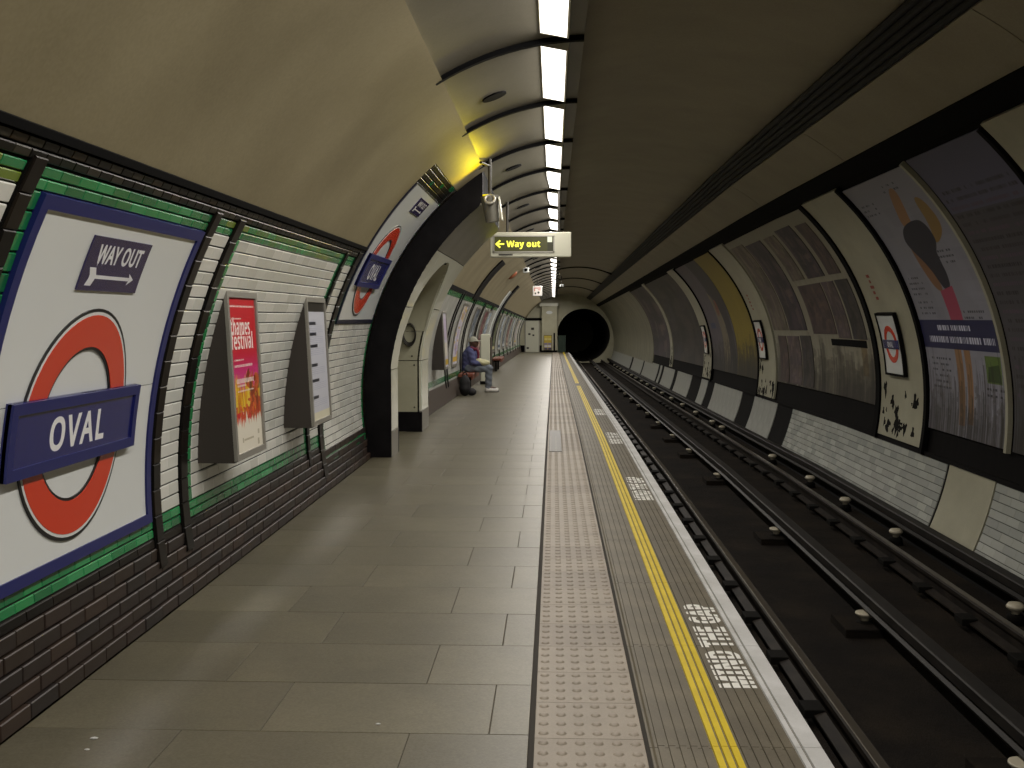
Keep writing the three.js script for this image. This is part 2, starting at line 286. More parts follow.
// ------------------------------------------------------------------ ceiling
// the middle panels hang on a flatter curve through three measured points
const MID = (() => { const [ax, ay, bx, by, cx, cy] = [-.747, 3.115, -.262, 3.311, .19, 3.372], d = 2 * (ax * (by - cy) + bx * (cy - ay) + cx * (ay - by)), a2 = ax * ax + ay * ay, b2 = bx * bx + by * by, c2 = cx * cx + cy * cy; const x = (a2 * (by - cy) + b2 * (cy - ay) + c2 * (ay - by)) / d, y = (a2 * (cx - bx) + b2 * (ax - cx) + c2 * (bx - ax)) / d; return { x, y, r: Math.hypot(ax - x, ay - y) }; })();
const midY = x => .03 + MID.y + Math.sqrt(MID.r * MID.r - (x - MID.x) ** 2);
const PITCH = 2.075, SEAM0 = 7.30, LAMP0 = 8.325;
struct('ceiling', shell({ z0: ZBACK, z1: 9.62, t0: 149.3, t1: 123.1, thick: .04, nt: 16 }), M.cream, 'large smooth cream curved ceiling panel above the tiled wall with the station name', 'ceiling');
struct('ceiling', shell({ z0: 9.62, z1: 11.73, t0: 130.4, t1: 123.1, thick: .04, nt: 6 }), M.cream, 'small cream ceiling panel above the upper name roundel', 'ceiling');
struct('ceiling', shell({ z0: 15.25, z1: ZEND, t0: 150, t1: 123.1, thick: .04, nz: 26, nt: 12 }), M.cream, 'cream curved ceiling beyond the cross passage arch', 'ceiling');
{
  const c = thing('ceiling', [-.28, 3.1, 0], 'row of flat grey ceiling panels carrying the lights', 'ceiling', null, 'structure');
  for (let k = -7; k < 29; k++) {
    const z0 = SEAM0 + k * PITCH + .004, z1 = Math.min(z0 + PITCH - .008, ZEND);
    if (z0 > ZEND - .3) break;
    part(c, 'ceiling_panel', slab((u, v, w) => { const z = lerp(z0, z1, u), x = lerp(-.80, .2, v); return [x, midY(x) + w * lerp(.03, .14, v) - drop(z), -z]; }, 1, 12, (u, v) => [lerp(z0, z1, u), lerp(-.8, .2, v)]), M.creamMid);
    part(c, 'cover_strip', slab((u, v, w) => { const z = lerp(z0 - .03, z0 + .022, u), x = lerp(-.79, .199, v); return [x, midY(x) - .034 + w * .034 - drop(z), -z]; }, 1, 12, (u, v) => [u, v]), M.black, 'dark strip covering a panel joint');
  }
}
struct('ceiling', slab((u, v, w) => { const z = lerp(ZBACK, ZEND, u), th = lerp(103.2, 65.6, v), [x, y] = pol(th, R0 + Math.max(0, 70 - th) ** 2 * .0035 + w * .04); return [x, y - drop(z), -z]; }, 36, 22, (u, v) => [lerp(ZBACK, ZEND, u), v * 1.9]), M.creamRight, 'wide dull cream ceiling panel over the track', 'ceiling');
{
  const c = thing('ceiling', [2.45, 3.0, 0], 'narrow cream ceiling strip between two black bands over the track', 'ceiling', null, 'structure');
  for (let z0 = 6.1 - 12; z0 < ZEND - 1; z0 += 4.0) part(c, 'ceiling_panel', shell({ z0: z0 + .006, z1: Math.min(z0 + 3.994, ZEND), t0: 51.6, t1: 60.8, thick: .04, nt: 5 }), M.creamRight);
}
struct('trim_1', shell({ z0: ZBACK, z1: ZEND, t0: 60.0, t1: 67.5, R: 2.985, thick: .012, nz: 24, nt: 4 }), M.creamRight, 'recessed trough between the cream ceiling panels over the track', 'trim');
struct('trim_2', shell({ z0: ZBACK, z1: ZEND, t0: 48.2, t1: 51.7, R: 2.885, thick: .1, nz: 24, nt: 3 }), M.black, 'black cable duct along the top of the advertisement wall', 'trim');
for (let k = 0; k < 5; k++) one('added_track_cable', (() => { const p = pol(61.35 + k * 1.1, 2.945), pr = []; for (let i = 0; i < 10; i++) pr.push([p[0] + .028 * Math.cos(i * Math.PI / 5), p[1] + .028 * Math.sin(i * Math.PI / 5)]); return run(pr, zFull); })(), M.cable, 'added black cable that makes the ceiling trough over the track a dark band', 'cable', 'added cables that darken the ceiling trough');  // cables added to fill the trough so it reads as a dark band
for (const z of [38, 46, 55]) struct('trim_' + ({ 38: 3, 46: 4, 55: 5 })[z], shell({ z0: z, z1: z + .25, t0: 66, t1: 103, R: 2.89, thick: .04, nz: 1, nt: 16 }), M.black, 'dark arched rib across the ceiling over the far track', 'rib');

// fluorescent fittings
{
  const dm = new THREE.MeshStandardMaterial({ color: 0xffffff, emissive: LAMP.color, emissiveIntensity: LAMP.glow, roughness: .4 });
  for (let k = -6; k < 29; k++) {
    const zc = LAMP0 + k * PITCH, x0 = -.09, x1 = .085, y = midY(0) + .006, dz = drop(zc); if (zc > ZEND - 1) break;
    const t = thing('ceiling_light', [0, y - .03, zc], 'long white fluorescent light in the row of grey ceiling panels', 'ceiling light', 'row of fluorescent lights along the ceiling');
    const put = g => { g.translate(0, -(y - .03 - dz), zc); g.rotateZ(-LAMP.tilt); g.translate(0, y - .03 - dz, -zc); return g; };  // turned towards the platform
    part(t, 'housing', put(merge([box(x0 - .012, x0, y - .038 - dz, y + .03 - dz, zc - .88, zc + .88), box(x1, x1 + .012, y - .038 - dz, y + .03 - dz, zc - .88, zc + .88), box(x0, x1, y - .038 - dz, y + .03 - dz, zc - .88, zc - .865), box(x0, x1, y - .038 - dz, y + .03 - dz, zc + .865, zc + .88)])), M.enamelCream);
    part(t, 'diffuser', put(box(x0, x1, y - .036 - dz, y + .01 - dz, zc - .865, zc + .865)), dm, 'glowing white diffuser');
    const l = new THREE.RectAreaLight(LAMP.color, LAMP.intensity, .165, 1.7); l.name = 'lamp_light'; l.rotation.set(-Math.PI / 2, -LAMP.tilt, 0, 'ZYX');
    const q = new THREE.Quaternion().setFromAxisAngle(new THREE.Vector3(0, 0, 1), -LAMP.tilt).multiply(new THREE.Quaternion().setFromAxisAngle(new THREE.Vector3(1, 0, 0), -Math.PI / 2)); l.quaternion.copy(q);
    l.position.set(-.0025, -.012, 0).applyAxisAngle(new THREE.Vector3(0, 0, 1), -LAMP.tilt); t.add(l);
  }
  // round ceiling loudspeakers
  for (let z = 8.6; z < 40; z += 4.05) {
    const x = -.47, g = new THREE.CylinderGeometry(.1, .1, .02, 24); g.rotateZ(Math.atan2(midY(x + .01) - midY(x - .01), .02)); g.translate(x, midY(x) - .004 - drop(z), -z);
    one('ceiling_speaker', g, M.black, 'round black loudspeaker grille flush in the grey ceiling panels', 'loudspeaker', 'round grilles in the ceiling panels');
  }
}

// ------------------------------------------------------------------ left wall: tiles, ribs, plinth
function chamferTile(th, h, d, c = .004) {                          // local +x is the glazed face
  const a = [[0, -h / 2, -d / 2], [0, h / 2, -d / 2], [0, h / 2, d / 2], [0, -h / 2, d / 2]], m = a.map(p => [th - c, p[1], p[2]]), f = a.map(p => [th, p[1] * (1 - 2 * c / h), p[2] * (1 - 2 * c / d)]), pos = [];
  const quad = (p, q, r, s) => { for (const v of [p, q, r, p, r, s]) pos.push(...v); };
  for (let i = 0; i < 4; i++) { const j = (i + 1) % 4; quad(a[i], m[i], m[j], a[j]); quad(m[i], f[i], f[j], m[j]); }
  quad(f[3], f[0], f[1], f[2]);
  for (let i = 0; i < pos.length; i += 9) { // face outwards from the tile's middle
    const p = pos.slice(i, i + 9), ab = [p[3] - p[0], p[4] - p[1], p[5] - p[2]], ac = [p[6] - p[0], p[7] - p[1], p[8] - p[2]], n = [ab[1] * ac[2] - ab[2] * ac[1], ab[2] * ac[0] - ab[0] * ac[2], ab[0] * ac[1] - ab[1] * ac[0]];
    if (n[0] * (p[0] - th * .3) + n[1] * p[1] + n[2] * p[2] < 0) { for (let k = 0; k < 3; k++) { const t = pos[i + 3 + k]; pos[i + 3 + k] = pos[i + 6 + k]; pos[i + 6 + k] = t; } }
  }
  const g = new THREE.BufferGeometry(); g.setAttribute('position', new THREE.Float32BufferAttribute(pos, 3)); g.setAttribute('uv', new THREE.Float32BufferAttribute(new Float32Array(pos.length / 3 * 2), 2)); g.computeVertexNormals(); return g;
}
// rows x cols of tiles on the circle between t0 and t1; faces stand at radius R
function tiles(parent, name, z0, z1, t0, t1, cols, rows, mats, seed, { R = R0 - .004, gz = .0015, gt = .007, th = .012, stagger = false } = {}) {
  const r = rng(seed), h = Math.abs(t1 - t0) * D2R * R / rows, d = (z1 - z0) / cols, full = chamferTile(th, h - gt, d - gz), half = stagger ? chamferTile(th, h - gt, d / 2 - gz) : null;
  for (let j = 0; j < rows; j++) {
    const th0 = lerp(t0, t1, (j + .5) / rows), off = stagger && j % 2;
    const put = (g, z) => { const [x, y] = pol(th0, R + th + (r() - .5) * .0012); piece(parent, name, g, pick(mats, r), x, y - drop(z), z, (th0 + 180) * D2R); };
    if (off) { put(half, z0 + d / 4); for (let i = 0; i < cols - 1; i++) put(full, z0 + d * (i + 1)); put(half, z1 - d / 4); }
    else for (let i = 0; i < cols; i++) put(full, z0 + d * (i + .5));
  }
}
function wallPanel(z0, z1, t0, t1, label) { const w = struct('wall_left', shell({ z0, z1, t0, t1, R: R0 + .004, thick: .05, nt: Math.ceil((t0 - t1) / 2) }), M.grout, label, 'wall'); return w; }
{
  // bay with the station name panel
  let w = wallPanel(3.60, 5.45, 186.3, 151.6, 'green tile bordered wall bay behind the large name panel');
  tiles(w, 'green_tile', 3.62, 5.43, 151.7, 153.5, 12, 2, [...M.greenTile, M.greenGold[2]], 1, { stagger: true });
  tiles(w, 'green_tile', 3.62, 5.43, 183.45, 185.3, 12, 2, M.greenTile, 2, { stagger: true });
  tiles(w, 'green_tile', 3.62, 3.69, 153.5, 183.45, 1, 20, M.greenTile, 3); tiles(w, 'green_tile', 5.39, 5.43, 153.5, 183.45, 1, 20, M.greenTile, 4);
  tiles(w, 'ledge_tile', 3.62, 5.43, 185.35, 186.3, 8, 1, M.ribTile, 5);
  // narrow white strips between the ribs
  const strip = (z0, z1, s, label) => { const p = wallPanel(z0 - .02, z1 + .02, 186.3, 151.6, label); tiles(p, 'green_tile', z0, z1, 151.7, 153.4, 2, 2, [...M.greenTile, ...M.greenGold], s); tiles(p, 'white_tile', z0, z1, 153.4, 183.3, 1, 21, M.whiteTile, s + 1, { stagger: true }); tiles(p, 'green_tile', z0, z1, 183.3, 185.3, 2, 2, M.greenTile, s + 2); tiles(p, 'ledge_tile', z0, z1, 185.35, 186.3, 1, 1, M.ribTile, s + 3); };
  strip(5.55, 5.84, 10, 'narrow white tiled strip between dark ribs beside the name panel');
  strip(9.0, 9.36, 16, 'narrow white tiled strip between dark ribs beyond the poster cases');
  strip(3.2, 3.51, 26, 'narrow white tiled strip before the name panel');
  // bay with the two poster cases
  w = wallPanel(5.95, 8.92, 186.3, 151.6, 'white tiled wall bay holding the two poster cases');
  tiles(w, 'green_tile', 5.97, 8.89, 151.7, 153.5, 20, 2, [...M.greenTile, ...M.greenGold, ...M.greenGold], 30, { stagger: true });
  tiles(w, 'white_tile', 6.05, 8.82, 153.5, 183.4, 14, 21, M.whiteTile, 31, { stagger: true });
  tiles(w, 'green_tile', 5.97, 6.05, 153.5, 183.4, 1, 20, M.greenTile, 32); tiles(w, 'green_tile', 8.82, 8.89, 153.5, 183.4, 1, 20, M.greenTile, 33);
  tiles(w, 'green_tile', 5.97, 8.89, 183.4, 185.3, 20, 2, M.greenTile, 34, { stagger: true });
  tiles(w, 'ledge_tile', 5.97, 8.89, 185.35, 186.3, 12, 1, M.ribTile, 35);
  // bay with the upper roundel, next to the arch
  w = wallPanel(9.5, 11.74, 189.5, 130.4, 'white tiled wall bay below the upper name roundel beside the black arch');
  tiles(w, 'white_tile', 9.6, 11.52, 163.9, 187.1, 9, 17, M.whiteTile, 40, { stagger: true });
  tiles(w, 'green_tile', 9.53, 9.6, 150, 187.1, 1, 24, M.greenTile, 41); tiles(w, 'green_tile', 11.52, 11.6, 135, 187.1, 1, 34, M.greenTile, 42);
  tiles(w, 'green_tile', 9.53, 11.6, 187.1, 189.0, 13, 2, M.greenTile, 43, { stagger: true });
  tiles(w, 'mosaic_tile', 9.62, 11.5, 130.5, 135, 14, 4, [...M.bandTile, M.greenTile[2]], 44);
  tiles(w, 'rib_tile', 11.6, 11.72, 131, 189, 1, 22, M.ribTile, 45);
  // bay behind the camera, plain
  struct('wall_left', shell({ z0: ZBACK, z1: 3.1, t0: 186.3, t1: 151.6, thick: .05, nt: 16 }), M.farTile, 'plain white wall nearest the camera before the first rib', 'wall');
  // ribs
  let n = 6;
  for (const [z0, z1, tb, tt, l] of [[3.1, 3.2, 188, 151.2, 'before the name panel, first of a pair'], [3.51, 3.62, 188, 151.2, 'before the name panel, second of a pair'], [5.43, 5.55, 188.5, 151.2, 'on the far side of the name panel'], [5.84, 5.97, 188.5, 151.2, 'next to the first poster case'], [8.89, 9.0, 187.5, 151.2, 'behind the second poster case'], [9.36, 9.53, 191, 150.5, 'between the poster cases and the upper roundel']]) {
    const t = thing('trim_' + n++, [-2.05, 0, (z0 + z1) / 2], 'dark glazed tile rib ' + l, 'rib', null, 'structure');
    part(t, 'rib_backing', shell({ z0: z0 + .004, z1: z1 - .004, t0: tb, t1: tt, R: R0 - .008, thick: .06, nt: 18 }), M.groutDark);
    tiles(t, 'rib_tile', z0 + .01, z1 - .01, tt, tb, 1, Math.round((tb - tt) / 2.6), M.ribTile, 60 + n, { R: R0 - .018, gt: .003 });
  }
  // dark mosaic band under the ceiling
  const band = thing('trim_' + n++, [-1.69, 2.05, 5], 'dark mottled mosaic band along the top of the tiled wall', 'trim', null, 'structure');
  part(band, 'band_backing', shell({ z0: 0, z1: 9.6, t0: 151.7, t1: 149.2, R: R0 + .002, thick: .05, nz: 8, nt: 3 }), M.groutDark);
  tiles(band, 'mosaic_tile', 2.9, 9.6, 150.0, 151.6, 62, 2, M.bandTile, 71, { stagger: true, R: R0 - .008 });
  part(band, 'top_bead', shell({ z0: 0, z1: 9.6, t0: 149.9, t1: 149.3, R: R0 - .02, thick: .05, nz: 8, nt: 2 }), M.black);
  // brick plinth: upright bricks, each course standing a little further in
  const pl = thing('baseboard_left', [-2.03, 0, 6], 'dark purple brown brick plinth below the green tiles', 'plinth', null, 'structure'), r = rng(80);
  part(pl, 'plinth_core', run([[-2.2, .35], [-2.075, .35], [-2.03, 0], [-2.2, 0]], [ZBACK, 11.72]), M.groutDark);
  const bh = .07, bl = .232, g = chamferTile(.04, bh - .006, bl - .006, .004), xc = y => CX - Math.sqrt(R0 * R0 - (y - CY) ** 2);
  for (let c = 0; c < 5; c++) for (let k = 0; k < 45; k++) { const z = 1.3 + bl * (k + (c % 2 ? .5 : 0)); if (z > 11.55) break; piece(pl, 'brick', g, pick(M.brick, r), xc(c * bh + .01) - .035 + (r() - .5) * .004, (c + .5) * bh, z); }
}

// ------------------------------------------------------------------ station name panels
// ring or disc lying on the wall circle round (zc, tc): local x along z, local y up the wall
function onWall(R) { return (zc, tc) => (x, y) => { const [px, py] = pol(tc - y / R0 / D2R, R); const z = zc + x; return [px, py - drop(z), -z]; }; }
function curvedRing(zc, tc, r0, r1, R, th, seg = 64) {
  const f = onWall(R)(zc, tc), b = onWall(R + th)(zc, tc);
  return slab((u, v, w) => { const a = u * Math.PI * 2, r = lerp(r0, r1, v); return (w < .5 ? f : b)(Math.cos(a) * r, Math.sin(a) * r); }, seg, 3, (u, v) => [u, v]);
}
function curvedPlate(zc, tc, w, h, R, th) { const a = h / R0 / D2R / 2; return shell({ z0: zc - w / 2, z1: zc + w / 2, t0: tc + a, t1: tc - a, R, thick: th, print: true, nt: 8 }); }
const ovalTex = canvasTex(1024, 256, (x, w, h) => { x.fillStyle = '#1d2266'; x.fillRect(0, 0, w, h); x.fillStyle = '#f2f3f4'; x.font = '168px sans-serif'; x.textAlign = 'center'; x.textBaseline = 'middle'; const L = 'OVAL', gap = 16, ws = [...L].map(c => x.measureText(c).width); x.save(); x.translate(w * .49, h * .53); x.scale(1.06, 1.32); let t = -(ws.reduce((a, b) => a + b, 0) + gap * 3) / 2; [...L].forEach((c, i) => { x.textAlign = 'left'; x.lineWidth = 10; x.strokeStyle = '#f2f3f4'; x.fillText(c, t, 0); x.strokeText(c, t, 0); t += ws[i] + gap; }); x.restore(); });
const wayTex = canvasTex(768, 320, (x, w, h) => { x.fillStyle = '#2a2150'; x.fillRect(0, 0, w, h); x.fillStyle = '#e8eaec'; x.strokeStyle = '#e8eaec'; x.font = '112px sans-serif'; x.textAlign = 'center'; x.textBaseline = 'middle'; x.lineWidth = 7; x.save(); x.translate(w * .52, h * .32); x.scale(1.22, 1.3); x.fillText('WAY OUT', 0, 0); x.strokeText('WAY OUT', 0, 0); x.restore();
  const y = h * .74; x.fillRect(w * .16, y - 11, w * .64, 22); x.beginPath(); x.moveTo(w * .88, y); x.lineTo(w * .775, y - 38); x.lineTo(w * .805, y); x.lineTo(w * .775, y + 38); x.fill(); x.beginPath(); x.moveTo(w * .09, y - 54); x.lineTo(w * .19, y - 54); x.lineTo(w * .225, y - 11); x.lineTo(w * .225, y + 11); x.lineTo(w * .19, y + 54); x.lineTo(w * .09, y + 54); x.lineTo(w * .125, y + 10); x.lineTo(w * .125, y - 10); x.fill(); });
const printMat = (t, rough = .25) => new THREE.MeshPhysicalMaterial({ map: t, roughness: rough, clearcoat: .3, clearcoatRoughness: .15 });
const ovalMat = printMat(ovalTex), wayMat = printMat(wayTex);
const RB = R0 + .012;
function roundel(t, zc, tc, rad, barW, barH, barT) {
  part(t, 'ring_outline', curvedRing(zc, tc, rad * .955, rad, RB - .0305, .006), M.lineBlack, 'thin black outer outline');
  part(t, 'ring_gap', curvedRing(zc, tc, rad * .91, rad * .972, RB - .0315, .006), M.enamel);
  part(t, 'ring', curvedRing(zc, tc, rad * .665, rad * .945, RB - .033, .008), M.red, 'red enamel ring');
  part(t, 'ring_inner_outline', curvedRing(zc, tc, rad * .64, rad * .672, RB - .0305, .006), M.lineBlack);
  const a = barH / R0 / D2R / 2, fr = .045, b = part(t, 'name_bar', shell({ z0: zc - barW / 2, z1: zc + barW / 2, t0: barT + a, t1: barT - a, R: RB - .046, thick: .035, nt: 6, print: true }), M.enamelBlue, 'dark blue name bar');
  const a2 = a - fr / R0 / D2R; part(b, 'name_lettering', shell({ z0: zc - barW / 2 + fr, z1: zc + barW / 2 - fr, t0: barT + a2, t1: barT - a2, R: RB - .0475, thick: .004, nt: 6, print: true }), ovalMat, 'white letters OVAL on blue');
  const mo = (z0, z1, t0, t1) => shell({ z0, z1, t0, t1, R: RB - .056, thick: .025, nt: 4 });
  part(b, 'bar_moulding', merge([mo(zc - barW / 2, zc + barW / 2, barT - a2, barT - a), mo(zc - barW / 2, zc + barW / 2, barT + a, barT + a2), mo(zc - barW / 2, zc - barW / 2 + fr, barT + a2, barT - a2), mo(zc + barW / 2 - fr, zc + barW / 2, barT + a2, barT - a2)]), M.blueFrame);
}
{
  const t = thing('station_sign', [-2.05, .4, 4.54], 'large white enamel station panel reading OVAL with red ring and blue bar', 'station sign');
  part(t, 'enamel_sheet', shell({ z0: 3.74, z1: 5.33, t0: 169.35, t1: 154.3, R: RB - .024, thick: .02, nt: 12 }), M.enamel);
  part(t, 'enamel_sheet', shell({ z0: 3.74, z1: 5.33, t0: 182.7, t1: 169.42, R: RB - .024, thick: .02, nt: 12 }), M.enamel);
  for (const [z0, z1, t0, t1] of [[3.69, 5.39, 154.55, 153.5], [3.69, 5.39, 183.45, 182.5], [3.69, 3.745, 182.5, 154.55], [5.335, 5.39, 182.5, 154.55]]) part(t, 'frame', shell({ z0, z1, t0, t1, R: RB - .033, thick: .03, nt: Math.max(3, Math.ceil((t0 - t1) / 2)) }), M.blueFrame, 'blue painted frame moulding');
  roundel(t, 4.485, 171.65, .5, 1.22, .30, 172.0);
  const p = one('way_out_plate', curvedPlate(4.505, 158.05, .60, .232, RB - .031, .008), wayMat, 'dark purple WAY OUT plate with white arrow above the large red ring', 'direction sign');
  const u = thing('station_sign', [-1.75, 1.5, 10.4], 'upper white enamel roundel panel curving up the ceiling beside the black arch', 'station sign');
  part(u, 'enamel_sheet', shell({ z0: 9.65, z1: 11.49, t0: 163.2, t1: 135.2, R: RB - .024, thick: .02, nt: 16 }), M.enamel);
  for (const [z0, z1, t0, t1] of [[9.62, 11.52, 163.9, 163.1], [9.62, 9.66, 163.1, 135.2], [11.48, 11.52, 163.1, 135.2]]) part(u, 'frame', shell({ z0, z1, t0, t1, R: RB - .026, thick: .026, nt: Math.max(3, Math.ceil((t0 - t1) / 2)) }), M.navyFrame, 'dark navy frame strip');
  roundel(u, 10.4, 152.7, .49, 1.2, .33, 153.2);
  one('way_out_plate', curvedPlate(10.62, 138.1, .62, .17, RB - .031, .008), wayMat, 'dark blue WAY OUT plate with white arrow high beside the black arch', 'direction sign');
}

// ------------------------------------------------------------------ poster cases
const festTex = canvasTex(512, 860, (x, w, h) => {
  const r = rng(91); x.fillStyle = '#c8202c'; x.fillRect(0, 0, w, h);
  let g = x.createLinearGradient(0, h * .3, 0, h * .62); g.addColorStop(0, 'rgba(200,32,60,0)'); g.addColorStop(.5, '#cc2d72'); g.addColorStop(1, '#d2559a'); x.fillStyle = g; x.fillRect(0, h * .3, w, h * .34);
  for (let i = 0; i < 90; i++) { const px = r() * w, hh = 40 + r() * 120; x.fillStyle = ['#e3b41c', '#d99a16', '#e8c640', '#c7761b'][Math.floor(r() * 4)]; x.beginPath(); x.moveTo(px - 16, h * .74); x.quadraticCurveTo(px - 8, h * .72 - hh, px + (r() - .5) * 30, h * .66 - hh); x.quadraticCurveTo(px + 14, h * .7, px + 18, h * .74); x.fill(); }
  for (let i = 0; i < 60; i++) { x.fillStyle = ['#8a3a1c', '#b8502a', '#c45a2c', '#70401e'][Math.floor(r() * 4)]; const px = w * (.55 + r() * .45), py = h * (.5 + r() * .3); x.beginPath(); x.ellipse(px, py, 8 + r() * 16, 20 + r() * 40, r() * 3, 0, 7); x.fill(); }
  x.fillStyle = '#e8e2d2'; x.beginPath(); x.moveTo(0, h); x.lineTo(0, h * .79); for (let i = 0; i <= 40; i++) x.lineTo(i / 40 * w, h * (.79 + (r() - .6) * .1)); x.lineTo(w, h); x.fill();
  for (let i = 0; i < 40; i++) { x.fillStyle = ['#cc4a22', '#d8642c', '#b43a1c'][Math.floor(r() * 3)]; const px = r() * w, py = h * (.695 + r() * .07); x.beginPath(); x.moveTo(px - 14, py); x.lineTo(px, py + 40 + r() * 40); x.lineTo(px + 14, py); x.fill(); }
  x.fillStyle = '#f6e9e4'; x.font = 'bold 118px sans-serif'; x.textBaseline = 'alphabetic'; x.save(); x.translate(26, h * .245); x.scale(.86, 1.1); x.fillText('thames', 0, 0); x.restore(); x.save(); x.translate(26, h * .335); x.scale(.98, 1.1); x.fillText('festival', 0, 0); x.restore();
  for (const [a, b, c, d] of [[.05, .055, .9, .012], [.1, .135, .35, .01], [.12, .40, .34, .01], [.12, .435, .66, .016], [.16, .525, .62, .03], [.18, .565, .3, .012], [.18, .60, .58, .01], [.3, .915, .34, .012], [.24, .905, .04, .03], [.82, .88, .06, .03], [.8, .94, .05, .04]]) { x.fillStyle = b > .85 ? '#9a8f70' : '#f0dcd4'; for (let q = a; q < a + c; q += .022) x.fillRect(q * w, b * h, w * (.012 + r() * .006), d * h); }
});
const noticeTex = canvasTex(512, 860, (x, w, h) => {
  const r = rng(92); x.fillStyle = '#c9cbd6'; x.fillRect(0, 0, w, h); x.fillStyle = '#33302c'; x.fillRect(0, 0, w, h * .085);
  for (const [y, k] of [[.17, .36], [.26, .36], [.36, .4], [.52, .34], [.65, .38], [.79, .3]]) { x.fillStyle = '#2b2d38'; x.fillRect(w * .1, y * h, w * k, h * .026); for (let i = 1; i < 5; i++) { x.fillStyle = '#9498b4'; for (let q = .1; q < .85; q += .02 + r() * .012) x.fillRect(q * w, (y + .02 + i * .016) * h, w * .012, 4); } }
  x.fillStyle = '#ded9c0'; x.fillRect(0, h * .93, w, h * .07);
});
const paleTex = canvasTex(256, 430, (x, w, h) => { x.fillStyle = '#d3cedb'; x.fillRect(0, 0, w, h); x.fillStyle = '#c4b7cf'; x.fillRect(0, h * .1, w, h * .4); x.fillStyle = '#e2dccf'; x.fillRect(w * .1, h * .55, w * .8, h * .25); x.fillStyle = '#c9a83a'; x.fillRect(0, h * .86, w, h * .1); });
const caseMats = { fest: texm(festTex, .3), notice: texm(noticeTex, .3), pale: texm(paleTex, .3) };
function posterCase(z0, z1, m, label, group) {
  const dz = drop(z0), t = thing('poster_case', [-1.95, .7, (z0 + z1) / 2], label, 'poster case', group), yb = .70, yt = 1.69, fx = y => lerp(-1.83, -1.88, (y - yb) / (yt - yb)), wx = y => CX - Math.sqrt((R0 - .004) ** 2 - (y - CY) ** 2) - .003;
  const P = [[fx(yb) - .02, yb - .01], [fx(yt) - .02, yt + .005]]; for (let i = 12; i >= 0; i--) { const y = lerp(yb - .01, yt + .005, i / 12); P.push([Math.min(wx(y), fx(y) - .021), y]); }
  part(t, 'case_body', run(P, [z0, z1]), M.caseSide, 'dark brown wedge shaped sides');
  const q = (z0, z1, y0, y1, o0, o1) => slab((u, v, w) => { const z = lerp(z0, z1, u), y = lerp(y0, y1, v); return [fx(y) - lerp(o0, o1, w), y - dz, -z]; }, 1, 1, (u, v) => [u, v]);
  part(t, 'poster', q(z0 + .03, z1 - .03, yb + .03, yt - .03, .012, .018), m, 'printed poster');
  part(t, 'case_frame', merge([q(z0, z1, yb, yb + .035, 0, .022), q(z0, z1, yt - .035, yt, 0, .022), q(z0, z0 + .035, yb + .035, yt - .035, 0, .022), q(z1 - .035, z1, yb + .035, yt - .035, 0, .022)]), M.caseFrame, 'silver metal frame');
  return t;
}
posterCase(6.17, 6.80, caseMats.fest, 'poster case with red and yellow thames festival poster');
posterCase(8.18, 8.86, caseMats.notice, 'poster case with pale blue notice sheet, dark heading and small black blocks');
posterCase(18.3, 18.95, caseMats.pale, 'poster case on the far wall just past the cream arch');

